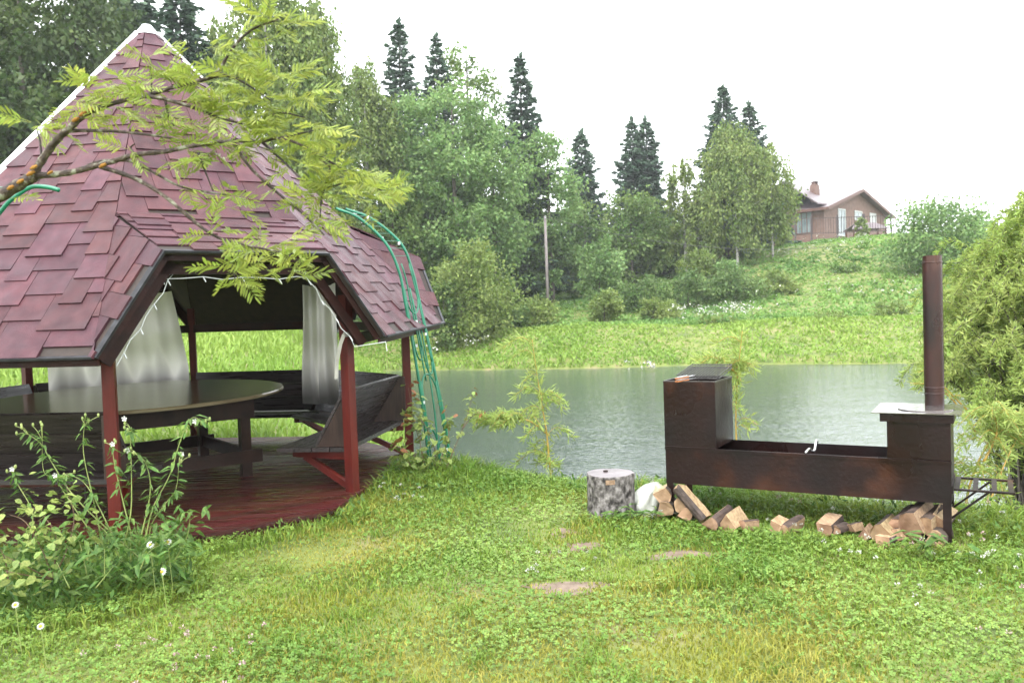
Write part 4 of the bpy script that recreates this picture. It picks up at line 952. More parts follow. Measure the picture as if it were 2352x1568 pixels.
# far forest mass behind the hill on the left so no gap shows under the crowns
fm = []
for k in range(92):
    a = rng.uniform(-48, 13.5); D = rng.uniform(66, 95) if a < -1.5 else rng.uniform(84, 95); x = D * math.tan(math.radians(a)); z = gz_(x, D); hh = rng.uniform(7, 13)
    if a > -14: hh = min(hh, 8)
    if a > -1.5: hh = rng.uniform(3.5, 5.5)
    if a < -24: hh = rng.uniform(15, 21)
    V, Fc = crown_decid(hh, rng.uniform(5, 8), .2, 18, 520, .65); fm.append((V + np.array([x, D, z]), Fc))
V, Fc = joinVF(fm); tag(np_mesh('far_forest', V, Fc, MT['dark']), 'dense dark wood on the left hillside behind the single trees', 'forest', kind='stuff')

# ------------------------------------------------------------------ pole and cable
D = 60; pb = px(1257.5, 668, D); pb[2] = gz_(pb[0], D) - .3; pt = px(1250, 497, D); pt = np.array([pb[0] + .0, D, pt[2]])
pl = empty('utility_pole', pb, 'grey weathered utility pole at the wood edge', 'utility pole'); MB().tube([pb, pt], [.125, .10], 10).build('shaft', MT['pole'], pl, smooth=True)
MB().tube([pt + (0, -.16, -.15), pt + (0, -.16, .02)], .05, 8).build('insulator', MT['whiteframe'], pl)
e = px(1905, 566, 60); cs = [pt + (0, -.2, -.05) + (e - pt) * t - np.array([0, 0, 1.6 * 4 * t * (1 - t) * .6]) for t in np.linspace(0, 1, 24)]
tag(MB().tube(cs, .016, 5).build('power_cable', MT['wirecable'], None), 'thin sagging power cable running right from the utility pole', 'cable')

# ------------------------------------------------------------------ house on the hill
HD = 95.0
hg = np.array([.7071, .7071, 0]); hr = np.array([-.7071, .7071, 0]); hu = np.array([0, 0, 1.0])
eL = px(1901, 475, 95.0); zE = eL[2]; RW = 20.4; eL[2] = 0
zA = zE + 2.85; HL = 15.0; ovh = .8
W0 = eL + hg * ovh + hr * ovh; HZ0 = min(gz_(W0[0], W0[1]), gz_((W0 + hg * 18)[0], (W0 + hg * 18)[1])) - .3
house = empty('brick_house', (W0[0], W0[1], HZ0), 'pink brick house with low reddish metal roof on the hilltop', 'house')
def hp(a, b, z): return eL + hg * a + hr * b + hu * z
wl = MB(); ww_ = RW - 2 * ovh; pit = 2.85 / (RW / 2); zw = zE + pit * ovh - .14
wl.prism([hp(ovh, ovh, HZ0), hp(RW - ovh, ovh, HZ0), hp(RW - ovh, ovh, zw), hp(RW / 2, ovh, zA - .2), hp(ovh, ovh, zw)], hr * HL); wl.build('wall', MT['brick'], house)
rf = MB(); t_ = -.16 * hu
rf.prism([hp(0, 0, zE), hp(RW / 2, 0, zA), hp(RW / 2, HL + 1.6, zA), hp(0, HL + 1.6, zE)], t_); rf.prism([hp(RW / 2 + .003, 0, zA), hp(RW, 0, zE), hp(RW, HL + 1.6, zE), hp(RW / 2 + .003, HL + 1.6, zA)], t_)
rf.prism([hp(1.2, 6, zA + .95), hp(13.5, 6, zA + .95), hp(13.5, .9, zA - 2.3), hp(-.6, .9, zA - 2.3)], t_)
rf.prism([hp(1.2, 6.003, zA + .95), hp(13.5, 6.003, zA + .95), hp(13.5, 11, zA - 2.2), hp(-.6, 11, zA - 2.2)], t_)
roofh = rf.build('roof', MT['roofmetal'], house)
tm = MB()
for a0_, a1_, z0_, z1_ in ((0, RW / 2, zE - .16, zA - .16), (RW / 2, RW, zA - .16, zE - .16)): tm.bar(hp(a0_, -.04, z0_), hp(a1_, -.04, z1_), .08, .34)
tm.bar(hp(-.04, 0, zE - .14), hp(-.04, HL + 1.5, zE - .14), .08, .3); tm.build('barge_board', MT['rooftrim'], roofh)
cq = hp(5.0, 3.78, 0); cz0, cz1 = zE + 1.0, px(1873, 424, cq[1])[2]; cax = (hg, hr, hu)
chn = MB().box((cq[0], cq[1], (cz0 + cz1) / 2), (.95, .75, cz1 - cz0), cax).build('chimney', MT['brick'], roofh)
for k in (-.36, .36): MB().box(cq + hg * k + hu * (cz1 + .14), (.09, .5, .28), cax).build('chimney_cap', MT['rooftrim'], chn)
MB().box(cq + hu * (cz1 + .32), (1.05, .85, .06), cax).build('chimney_cap', MT['rooftrim'], chn)
def onwall(x, y, n, P0):
    d = ray(x, y); return EYE + d * (((P0 - EYE) @ n) / (d @ n))
def house_window(x0, ya, x1, yb, n, P0, ax_, white, frame='whiteframe', mull=1):
    a = onwall(x0, (ya + yb) / 2, n, P0); b = onwall(x1, (ya + yb) / 2, n, P0); zt = onwall((x0 + x1) / 2, ya, n, P0)[2]; zb = onwall((x0 + x1) / 2, yb, n, P0)[2]
    c = (a + b) / 2; c[2] = (zt + zb) / 2; wdt = abs((b - a) @ ax_); hgt = zt - zb; n_ = n if n @ (EYE - P0) > 0 else -n; ax = (ax_, n_, hu); c = c + n_ * .03; f_ = MB()
    for sx in (-1, 1): f_.box(c + ax_ * sx * wdt / 2, (.12, .12, hgt + .12), ax); f_.box(c + hu * sx * hgt / 2, (wdt - .12, .12, .12), ax)
    for k in range(mull): f_.box(c + ax_ * wdt * ((k + 1) / (mull + 1) - .5), (.07, .10, hgt - .12), ax)
    f_ = f_.build('window', MT[frame], house); MB().box(c - n_ * .01, (wdt - .04, .03, hgt - .04), ax).build('pane', MT['whiteframe'] if white else MT['glass'], f_)
Pg = hp(ovh, ovh, 0); ng = hg * 0 + np.array([.7071, -.7071, 0])
for (x0, ya, x1, yb, wh) in ((1925, 481, 1941, 541, 0), (1963, 486, 1979, 505, 0), (1998, 491, 2011, 517, 1)): house_window(x0, ya, x1, yb, ng, Pg, hg, wh)
house_window(1829, 488, 1866, 536, np.array([-.7071, -.7071, 0]), Pg, hr, 0, 'rooftrim', 2)
# little shelter in front of the house
shp = px(1992, 540, HD - 4); sz = gz_(shp[0], HD - 4); shl_ = empty('garden_shelter', (shp[0], HD - 4, sz), 'little roofed garden shelter before the house gable', 'shelter')
MB().prism([(shp[0] - 2.2, HD - 5.2, sz + 1.75), (shp[0] + 1.9, HD - 5.2, sz + 1.75), (shp[0] + .9, HD - 4, sz + 2.5), (shp[0] - 1.3, HD - 4, sz + 2.5)], (0, .06, -.06)).build('roof', MT['roofmetal'], shl_)
MB().prism([(shp[0] - 2.2, HD - 2.8, sz + 1.75), (shp[0] + 1.9, HD - 2.8, sz + 1.75), (shp[0] + .9, HD - 3.99, sz + 2.5), (shp[0] - 1.3, HD - 3.99, sz + 2.5)], (0, -.06, -.06)).build('roof', MT['roofmetal'], shl_)
for a in (-1.9, 1.6):
    for b in (-5.0, -3.0): MB().box((shp[0] + a, HD + b, sz + .85), (.16, .16, 1.9)).build('post', MT['rooftrim'], shl_)
# fence along the crest
fx = [px(x, 545, 89)[0] for x in (1800, 1827, 1864, 1924, 1984, 2047, 2100, 2150)]
fn = empty('metal_fence', (fx[0], 89, gz_(fx[0], 89)), 'dark metal picket fence along the hill crest before the house', 'fence')
ztop = px(1950, 499, 89)[2]
pk = MB()
for k, x in enumerate(fx): MB().box((x, 89, (gz_(x, 89) + ztop + .1) / 2), (.14 if k != 4 else .24, .14, ztop + .1 - gz_(x, 89) + .4)).build('post', MT['fence'], fn)
for zz in (ztop, ztop - 1.6): MB().box(((fx[0] + fx[-1]) / 2, 89 - .1, zz), (fx[-1] - fx[0], .05, .06)).build('rail', MT['fence'], fn)
x = fx[0]
while x < fx[-1]: pk.box((x, 89 - .12, ztop - .8), (.035, .03, 1.75)); x += .28
tag(pk.build('picket_row', MT['fence'], fn), kind='stuff')
bush(1978, 87.5, 500, 32, 'small round bush by the crest fence before the gable', 'bush', 10, 900, .2)

# ------------------------------------------------------------------ plants near the water
def plant(name, label, cat, stems, mk_stem, leaf_mk, leaf_size, asp, per, r0=.006, D=None, tip_mk=None, droop=.4, group=None, whorl=.02, cap=290, flowers=None, base_leaves=0, spread=.05):
    S = [spline(pbr(*s), 8) for s in stems]; base = S[0][0]; pl = empty(name, base, label, cat, group)
    for s in S: MB().tube(s, [r0 * (1 - .75 * i / (len(s) - 1)) for i in range(len(s))], 6).build('stem', MT[mk_stem], pl, smooth=True)
    def leafmesh(sd):
        r = random.Random(sd); l = 1.0; w_ = asp / 2; b = r.uniform(.1, .35)
        return MB().add([(0, 0, 0), (l * .3, w_ * .85, .05), (l * .65, w_ * .8, -.02 - b * .3), (l, 0, -b), (l * .65, -w_ * .8, -.02 - b * .3), (l * .3, -w_ * .85, .05), (l * .35, 0, -.03), (l * .68, 0, -.06 - b * .35)],
                        [[0, 6, 1], [1, 6, 7, 2], [2, 7, 3], [0, 5, 6], [6, 5, 4, 7], [7, 4, 3]])
    protos = {}; cnt = 0
    for s in S:
        n = len(s)
        for q in range(int(per * n / 8)):
            if cnt >= cap: break
            t = rl.uniform(.12, 1) ** .9; i = min(n - 2, int(t * (n - 1))); p = s[i] + (s[i + 1] - s[i]) * rl.random()
            tip = t > .93 and tip_mk; mk = tip_mk if tip else leaf_mk; key = (mk, cnt % 3)
            if key not in protos:
                o = leafmesh(cnt).build('leaf', MT[mk], pl, local=True); protos[key] = o
            else: o = protos[key].copy(); COL.objects.link(o); o.parent = pl
            o.location = [float(v_) for v_ in (p - base + rng.normal(size=3) * spread * .25)]; sc = leaf_size * rl.uniform(.6, 1.15); o.scale = (sc, sc, sc)
            o.rotation_euler = (rl.gauss(0, .4), droop * rl.uniform(-.3, 1.2), rl.uniform(0, 6.28)); cnt += 1
    return pl, S
# willow saplings: real leaf masses along shoots
def willow_shoots(shoots, n_per_m, size, mk='willow', asp=.15, sway=.05):
    P = []; A = []
    for s in shoots:
        s = np.array(s); seg = np.linalg.norm(np.diff(s, axis=0), axis=1); L = seg.sum(); n = int(L * n_per_m); c = np.concatenate([[0], np.cumsum(seg)]) / L
        t = rng.random(n); pos = np.stack([np.interp(t, c, s[:, k]) for k in range(3)], 1)
        tan = nrm(s[-1] - s[0]); d = np.tile(tan, (n, 1)) * .8 + runit(n) * .85; d[:, 2] -= .10
        P.append(pos + rng.normal(size=(n, 3)) * sway * .3); A.append(d)
    return leaves(np.concatenate(P), size, asp, np.concatenate(A), nbias=.4)
def willow_sapling(label, stems, side_n, side_len, D_, size=.10, dens=170, droop=.5, group='young willows on the pond bank', t0=.15):
    S = [spline(pbr(*s), 8) for s in stems]; base = S[0][0]; t = empty('willow_sapling', base, label, 'sapling', group); mb = MB(); sh_ = []
    for s in S:
        mb.tube(s, [max(.003, .011 * (1 - .8 * i / (len(s) - 1))) for i in range(len(s))], 7)
        for k in range(side_n):
            i = int((t0 + (1 - t0) * rng.random()) * (len(s) - 1)); p = s[i]; a = rng.random() * 6.283; l = side_len * rng.uniform(.5, 1.1)
            q = [p, p + l * .5 * np.array([math.cos(a) * .8, math.sin(a) * .5, .45]), p + l * np.array([math.cos(a), math.sin(a) * .6, .45 - droop])]; q = spline(q, 4)
            mb.tube(q, .0025, 4); sh_.append(q)
        sh_.append(s[len(s) // 2:])
    mb.build('stem', MT['willowstem'], t, smooth=True); V, Fc = willow_shoots(sh_, dens * 1.5, size * .85); o = np_mesh('foliage', V, Fc, MT['willow'], t); tag(o, kind='stuff'); return t
willow_sapling('yellow-stemmed willow sapling on the bank between arch and chopping block', [[(1268, 1112, 8.0), (1262, 1060, 8.0), (1255, 990, 8.0), (1243, 920, 8.0), (1232, 850, 8.0), (1222, 780, 8.0)], [(1262, 1000, 8.0), (1220, 968, 8.05), (1180, 962, 8.1), (1130, 968, 8.1), (1095, 950, 8.1)]], 18, .34, 8.0, .095, 150, .55)
willow_sapling('bright willow sapling showing behind the tall smoker box', [[(1690, 1130, 7.3), (1692, 1040, 7.35), (1690, 950, 7.4), (1695, 860, 7.4), (1705, 760, 7.4)], [(1695, 860, 7.4), (1670, 840, 7.4), (1635, 825, 7.4)]], 15, .27, 7.4, .10, 120, .45)
# rose by the arch
plant('rose_bush', 'rose bush with reddish young shoots climbing the green arch foot', 'rose bush', [[(985, 1130, 7.95), (975, 1060, 7.95), (950, 960, 7.9), (938, 890, 7.9)], [(985, 1130, 7.95), (1000, 1040, 7.9), (965, 960, 7.85), (930, 960, 7.85)],
      [(985, 1130, 7.95), (950, 1080, 7.8), (925, 1040, 7.75), (912, 1010, 7.75)], [(985, 1130, 7.95), (1010, 1060, 7.85), (1030, 1000, 7.85), (1020, 930, 7.9)], [(985, 1130, 7.95), (960, 1110, 7.7), (935, 1120, 7.6)], [(985, 1130, 7.95), (1010, 1120, 7.7), (1050, 1110, 7.7)], [(985, 1130, 7.95), (965, 1010, 7.9), (975, 940, 7.9)]],
      'rosestem', 'roseleaf', .085, .62, 24, .006, tip_mk='redleaf', spread=.2)
plant('rose_shoot', 'single rose shoot with orange tip leaves right of the green arch', 'rose bush', [[(1000, 1140, 7.8), (1035, 1050, 7.8), (1062, 985, 7.8), (1080, 930, 7.8), (1086, 890, 7.8)], [(1062, 985, 7.8), (1085, 955, 7.8), (1108, 945, 7.8)]], 'rosestem', 'roseleaf', .07, .62, 7, .006, tip_mk='redleaf', spread=.05)

# right willow bush
WB = np.array([5.75, 8.9, -1.0]); wbz = empty('willow_bush', WB, 'big feathery yellow-green willow bush at the right picture edge', 'willow')
mb = MB(); shoots = []
for k in range(200):
    a = rng.random() * 6.283; tt = rng.random() ** .7; x = WB[0] + rng.uniform(-.2, .5); ex = WB + np.array([math.cos(a) * 1.35 * tt + .15, math.sin(a) * 1.3 * tt, 0]); top_z = .3 + 2.35 * (1 - tt ** 2) * rng.uniform(.7, 1.05) + .25 * tt
    b0 = WB + np.array([rng.normal() * .25, rng.normal() * .25, 0]); mid = b0 + (ex - b0) * .55 + np.array([0, 0, (top_z + 1) * .72]); end = np.array([ex[0], ex[1], top_z])
    q = spline([b0, mid, end, end + np.array([math.cos(a) * .22, math.sin(a) * .2, -.16])], 5); mb.tube(q, [.014 * (1 - .8 * i / (len(q) - 1)) for i in range(len(q))], 5)
    s = q[2:]; shoots.append(s)
    for j in range(3):
        i = rng.integers(len(q) // 3, len(q) - 1); p = q[i]; a2 = rng.random() * 6.283; l = rng.uniform(.25, .5); w2 = spline([p, p + np.array([math.cos(a2) * l * .6, math.sin(a2) * l * .6, .12]), p + np.array([math.cos(a2) * l, math.sin(a2) * l, -.1])], 4); shoots.append(w2); mb.tube(w2, .003, 4)
mb.build('stem', MT['trunk'], wbz, smooth=True); V, Fc = willow_shoots(shoots, 270, .066, asp=.22); tag(np_mesh('foliage', V, Fc, MT['willow'], wbz), kind='stuff')
willow_sapling('yellow willow branches leaning in behind the side shelf of the barbecue', [[(2240, 1260, 6.6), (2275, 1150, 6.7), (2310, 1060, 6.8), (2352, 985, 6.9), (2420, 930, 7.0)], [(2215, 1170, 6.9), (2235, 1090, 6.9), (2270, 1020, 6.9), (2330, 960, 6.9), (2400, 930, 7)], [(2260, 1060, 6.8), (2290, 990, 6.8), (2270, 920, 6.8)]], 20, .34, 6.8, .095, 120, .6)
willow_sapling('thin willow shoots over the water left of the flue pipe', [[(2240, 990, 8.3), (2190, 920, 8.3), (2140, 885, 8.3), (2090, 880, 8.3)], [(2240, 960, 8.3), (2180, 900, 8.3), (2135, 850, 8.3)]], 6, .16, 8.3, .08, 120, .4)

# ------------------------------------------------------------------ weeds at the lower left
wl_ = [ # stem polylines of single flowering campions
 ([(330, 1290, 5.0), (180, 1150, 5.0), (118, 1060, 5.0), (95, 1020, 5.0), (55, 990, 5.0)], 'leaning campion with two buds at the far left of the clump'),
 ([(235, 1260, 5.0), (160, 1150, 5.0), (128, 1100, 5.0), (100, 1080, 5.0), (97, 985, 5.0)], 'short campion with round buds near the left bench planks'),
 ([(240, 1270, 5.0), (215, 1150, 5.0), (192, 1040, 5.0), (195, 960, 5.0)], 'upright campion shoot left of the red front post'),
 ([(270, 1260, 5.0), (240, 1190, 5.0), (195, 1110, 5.0), (150, 1090, 5.0), (132, 1100, 5.0)], 'campion with white flowers bending left of the red post'),
 ([(280, 1270, 4.9), (300, 1180, 4.9), (302, 1090, 4.9), (300, 1010, 4.9), (302, 980, 4.9)], 'straight campion topped with white flowers right of the red post'),
 ([(330, 1260, 4.9), (350, 1170, 4.9), (390, 1090, 4.9), (415, 1010, 4.9), (440, 960, 4.9), (470, 970, 4.9)], 'tallest campion spreading buds before the table apron'),
 ([(320, 1250, 4.9), (345, 1130, 4.9), (335, 1065, 4.9), (310, 1040, 4.9)], 'campion with a flower against the table stretcher'),
 ([(340, 1255, 4.95), (350, 1200, 4.95), (385, 1150, 4.95), (405, 1120, 4.95), (412, 1050, 4.95)], 'forked campion nearest the deck boards'),
 ([(310, 1260, 4.95), (280, 1140, 4.95), (262, 1060, 4.95), (258, 1020, 4.95)], 'thin campion stem hugging the red post'),
 ([(60, 1260, 5.0), (75, 1180, 5.0), (40, 1110, 5.0), (30, 1080, 5.0)], 'campion with drooping flowers at the left picture edge')]
for k, (st_, lb) in enumerate(wl_):
    p_, S = plant('campion_plant', lb, 'wildflower', [st_], 'weedstem', 'weed', .075, .3, 9, .0048, droop=.5, group='white campions before the gazebo', spread=.02)
    tip = S[0][-1]
    for j in range(4):
        q = tip + rng.normal(size=3) * np.array([.035, .03, .02]); mb = MB().tube([S[0][-3], (S[0][-3] + q) / 2 + (0, 0, .01), q], .0016, 4); mb.build('flower_stalk', MT['weedstem'], p_)
        MB().tube([q + (0, 0, -.004), q + (0, 0, .008), q + (0, 0, .02)], [.003, .0075, .0045], 6).build('bud', MT['weedstem'], p_)
        if j == k % 3 and k not in (0, 1, 2):
            fl = MB(); c = q + (0, -.004, .022)
            for m_ in range(5):
                a = m_ * 1.2566 + k; d = np.array([math.cos(a), -.5, math.sin(a)]); s = np.array([-math.sin(a), 0, math.cos(a)]); fl.add([c, c + d * .012 + s * .006, c + d * .018, c + d * .012 - s * .006], [[0, 1, 2, 3]])
            fl.build('flower', MT['petal'], p_)
plant('rose_bush', 'low rose bush with round pale leaves in the lower left corner', 'rose bush', [[(120, 1330, 4.7), (100, 1270, 4.7), (60, 1200, 4.7), (20, 1180, 4.7)], [(120, 1330, 4.7), (130, 1240, 4.75), (105, 1190, 4.75), (75, 1165, 4.75)], [(120, 1330, 4.7), (60, 1300, 4.6), (0, 1270, 4.6)], [(120, 1330, 4.7), (150, 1270, 4.7), (170, 1190, 4.8), (150, 1110, 4.8)], [(20, 1340, 4.6), (10, 1280, 4.6), (-20, 1230, 4.6)], [(120, 1330, 4.7), (60, 1320, 4.5), (10, 1310, 4.45)]],
      'rosestem', 'roseleaf', .062, .75, 17, .005, spread=.26)
plant('weed_clump', 'leafy green weed clump at the foot of the red front post', 'weed', [[(280, 1290, 4.95), (250, 1230, 4.95), (220, 1200, 4.95)], [(300, 1290, 4.9), (300, 1220, 4.9)], [(340, 1290, 4.85), (370, 1220, 4.85), (390, 1200, 4.85)], [(200, 1320, 4.75), (180, 1240, 4.75), (150, 1220, 4.75)], [(240, 1330, 4.65), (240, 1260, 4.65)], [(320, 1310, 4.7), (350, 1260, 4.7), (420, 1240, 4.7)], [(160, 1350, 4.5), (130, 1290, 4.5)], [(400, 1290, 4.9), (430, 1230, 4.9), (437, 1185, 4.9)], [(220, 1350, 4.5), (260, 1300, 4.5)]],
      'weedstem', 'weed', .095, .32, 22, .004, spread=.22, droop=.5)
plant('dock_plant', 'broad-leaved dock plant before the woodpile', 'weed', [[(2110, 1265, 5.0), (2105, 1240, 5.0), (2080, 1225, 5.0)], [(2115, 1265, 5.0), (2125, 1220, 5.0)], [(2120, 1268, 5.0), (2150, 1240, 5.0), (2165, 1235, 5.0)], [(2200, 1290, 4.9), (2215, 1255, 4.9)]], 'weedstem', 'weed', .12, .30, 6, .004, spread=.06, droop=.1)
plant('dock_plant', 'small dock plant beside the chopping block foot', 'weed', [[(1440, 1195, 6.1), (1450, 1165, 6.1)], [(1425, 1190, 6.15), (1410, 1170, 6.15)], [(1475, 1190, 6.1), (1500, 1175, 6.1)]], 'weedstem', 'weed', .11, .25, 12, .004, spread=.08, droop=-.4)
# daisies
DS = [(345, 1250, 4.75, 'white daisy left of a second one at the deck corner'), (385, 1244, 4.8, 'white daisy nearest the deck boards'), (372, 1312, 4.45, 'tilted daisy with few petals in front of the two others'), (35, 1388, 4.05, 'white daisy low at the left picture edge'), (93, 1437, 3.85, 'lowest daisy among pink clover heads')]
for k, (x, y, D_, lb) in enumerate(DS):
    h = px(x, y, D_); g = gz_(h[0], h[1]); d = empty('daisy', (h[0], h[1], g), lb, 'daisy', 'ox-eye daisies by the gazebo'); MB().tube([(h[0] + .02, h[1], g), (h[0] + .01, h[1], (g + h[2]) / 2), h], .0022, 5).build('stem', MT['weedstem'], d)
    n = nrm((.1, -.75, .65)); u = nrm(np.cross(n, (0, 0, 1))); v = np.cross(n, u); m_ = 14 if k != 2 else 7; ds = .68 if k > 2 else .9
    for j in range(m_):
        a = j * 6.283 / m_ if k != 2 else j * .5 + 2; dd = u * math.cos(a) + v * math.sin(a); s = u * -math.sin(a) + v * math.cos(a)
        MB().add([h + dd * .006, h + (dd * .018 + s * .005 + n * .002) * ds, h + (dd * .027 - n * .004) * ds, h + (dd * .018 - s * .005 + n * .002) * ds], [[0, 1, 2, 3]]).build('petal', MT['petal'], d)
    MB().tube([h - n * .003, h + n * .004, h + n * .007], [.008, .008, .004], 8).build('flower_disc', MT['yellow'], d)

# ------------------------------------------------------------------ lawn, clover, meadow (stuff)
def in_deck(x, y, grow=0.0):
    r = np.zeros_like(x, bool); inside = np.ones_like(x, bool)
    for i in range(8):
        a, b = corner(i, DR + grow, 0), corner(i + 1, DR + grow, 0); nx, ny = b[1] - a[1], -(b[0] - a[0]); l = math.hypot(nx, ny)
        if i == 0: a = a + np.array([nx, ny, 0]) / l * .475
        inside &= ((x - a[0]) * nx + (y - a[1]) * ny) / l < 0
    return inside
def soil_d(x, y):
    m = np.full_like(x, 9.0)
    for cx, cy, rx, ry in soilc: m = np.minimum(m, np.sqrt(((x - cx) / (rx * 1.0)) ** 2 + ((y - cy) / (ry * 1.0)) ** 2))
    return m
def noise2(x, y, s, seed=0):
    q = np.zeros_like(x); r = np.random.default_rng(seed)
    for k in range(6):
        a = r.random() * 6.283; f = s * (1.6 ** (k % 3)) * (0.8 + .4 * r.random()); q += np.sin((x * math.cos(a) + y * math.sin(a)) * f + r.random() * 6.283)
    return q / 6 * 1.6
def scatter(n, d0, d1, amax=36, power=1.0):
    a = np.radians(rng.uniform(-amax, amax, n)); u = rng.random(n); D = (d0 ** power + u * (d1 ** power - d0 ** power)) ** (1 / power); x = D * np.tan(a); return x, D
def blades(x, y, h, wd, lean=.5):
    n = len(x); z = ground_z(x, y) - .004; a = rng.random(n) * 6.283; d = np.stack([np.cos(a), np.sin(a), np.zeros(n)], 1); b = rng.random(n) * 6.283; s = np.stack([np.cos(b), np.sin(b), np.zeros(n)], 1) * wd[:, None] * .5
    p = np.stack([x, y, z], 1); l = lean * (.3 + rng.random(n)) ; hv = h[:, None]; up_ = np.array([0, 0, 1.])
    m1 = p + (up_ * .55 + d * (l * .22)[:, None]) * hv; tp = p + (up_ * np.clip(1 - .35 * l, .2, 1)[:, None] + d * (l * .85)[:, None]) * hv
    V = np.stack([p - s, p + s, m1 + s * .75, m1 - s * .75, tp], 1).reshape(-1, 3); o = np.arange(n)[:, None] * 5
    Fc = np.concatenate([o + np.array([[0, 1, 2]]), o + np.array([[0, 2, 3]]), o + np.array([[3, 2, 4]])]); return V, Fc
def lush(x, y):
    s = near_s(x, y); h = .035 + .02 * noise2(x, y, 2.2, 1)
    h = h + .10 * np.exp(-((s + .15) / .55) ** 2)                                   # bank crest
    bsd = np.abs((x - A0[0]) * ew[0] + (y - A0[1]) * ew[1] - .1); al = (x - A0[0]) * es[0] + (y - A0[1]) * es[1]
    sw_ = (x - A0[0]) * ew[0] + (y - A0[1]) * ew[1]; inb = (al > -.6) & (al < 3.2)
    h = h + (.085 * np.exp(-((sw_ - .55) / .4) ** 2) + .045 * np.exp(-((sw_ + .40) / .30) ** 2)) * inb; h = np.where(inb & (np.abs(sw_ + .02) < .14), h * .75, h)               # round the barbecue
    g = in_deck(x, y, .32) & ~in_deck(x, y, 0); h = h + .035 * g
    h = h + .15 * np.exp(-(np.hypot(x + .78, y - 7.85) / .6) ** 2) + .05 * (np.hypot(x + 2.6, y - 5.0) < .7)
    h = h + .05 * sst(.2, .9, noise2(x, y, 1.1, 4)) * (y > 4.6)
    return np.clip(h, .018, .3)
x, y = scatter(205000, 2.9, 10.8, 37, .9)
def wings(n, d0, d1):
    a = np.radians(rng.uniform(36.5, 54, n)) * rng.choice([-1, 1], n); D = d0 + (d1 - d0) * rng.random(n); return D * np.tan(a), D
x2, y2 = wings(36000, 2.0, 7.5); x, y = np.concatenate([x, x2]), np.concatenate([y, y2]); k = (~in_deck(x, y, -.02)) & (near_s(x, y) < 1.0) & (soil_d(x, y) > .30 + .80 * rng.random(len(x)) + .35 * noise2(x, y, 9, 5))
x, y = x[k], y[k]; h = lush(x, y) * (.6 + .8 * rng.random(len(x))); dry = noise2(x, y, .9, 7) + .25 * noise2(x, y, 3, 8) + rng.normal(size=len(x)) * .25 + .35 * (y < 4.8) + .25 * (x < .6) - .15 * (x > 1.6) - .7 * (h > .09) + .9 * np.exp(-(((x + 1.45) / .5) ** 2 + ((y - 5.45) / .4) ** 2))
kd = dry > .45
for sel, mk, nm in ((~kd, 'grass', 'grass'), (kd, 'grassdry', 'pale_grass')):
    V, Fc = blades(x[sel], y[sel], h[sel], .0042 + .02 * h[sel] + .0006 * y[sel], 1.0); tag(np_mesh(nm, V, Fc, MT[mk]), kind='stuff')
# taller tufts scattered through the lawn
tx, ty = scatter(150, 3.3, 8.2, 36, 1.0); k = (~in_deck(tx, ty, .15)) & (near_s(tx, ty) < .2) & (soil_d(tx, ty) > 1.1); tx, ty = tx[k], ty[k]
tx = np.concatenate([tx, [soilc[0][0] + .05, soilc[0][0] - .16, soilc[1][0] + .2, soilc[3][0] + .1, soilc[0][0] + .25]]); ty = np.concatenate([ty, [soilc[0][1] + .24, soilc[0][1] + .3, soilc[1][1] - .05, soilc[3][1] + .2, soilc[0][1] + .12]])
nb_ = 46; x = np.repeat(tx, nb_) + rng.normal(size=len(tx) * nb_) * .045; y = np.repeat(ty, nb_) + rng.normal(size=len(tx) * nb_) * .045; h = np.repeat(.045 + .055 * rng.random(len(tx)), nb_) * (.6 + .6 * rng.random(len(x)))
V, Fc = blades(x, y, h, .0045 + .02 * h, 1.3); tag(np_mesh('grass_tufts', V, Fc, MT['grass']), kind='stuff')
# clover: three leaflets on each short stalk
x, y = scatter(78000, 2.9, 10.0, 37, .9); x2, y2 = wings(14000, 2.0, 7.5); x, y = np.concatenate([x, x2]), np.concatenate([y, y2]); cl = noise2(x, y, 1.9, 11) + .3 * noise2(x, y, 5, 12) + rng.normal(size=len(x)) * .3 + .35 * (x > 1.2)
k = (~in_deck(x, y, -.0)) & (near_s(x, y) < .5) & (soil_d(x, y) > 1.0 + .2 * rng.random(len(x))) & (cl > -.15); x, y = x[k], y[k]; n = len(x)
hh = np.clip(lush(x, y) * .75, .02, .12) * (.7 + .5 * rng.random(n)); c = np.stack([x, y, ground_z(x, y) + hh], 1); a0 = rng.random(n) * 6.283; sz = (.007 + .007 * rng.random(n)) * (1 + .05 * y); VV = []; FF = []
tl = rng.normal(size=(n, 2)) * .35
for j in range(3):
    a = a0 + j * 2.094; d = np.stack([np.cos(a), np.sin(a), tl[:, 0] * np.cos(a) + tl[:, 1] * np.sin(a) + .1], 1); s = np.stack([-np.sin(a), np.cos(a), -tl[:, 0] * np.sin(a) + tl[:, 1] * np.cos(a)], 1); q = sz[:, None]
    VV.append(np.stack([c, c + d * q * .6 + s * q * .5, c + d * q, c + d * q * .6 - s * q * .5], 1)); 
V = np.stack(VV, 1).reshape(-1, 3); Fc = np.arange(len(V)).reshape(-1, 4); tag(np_mesh('clover', V, Fc, MT['clover']), kind='stuff')
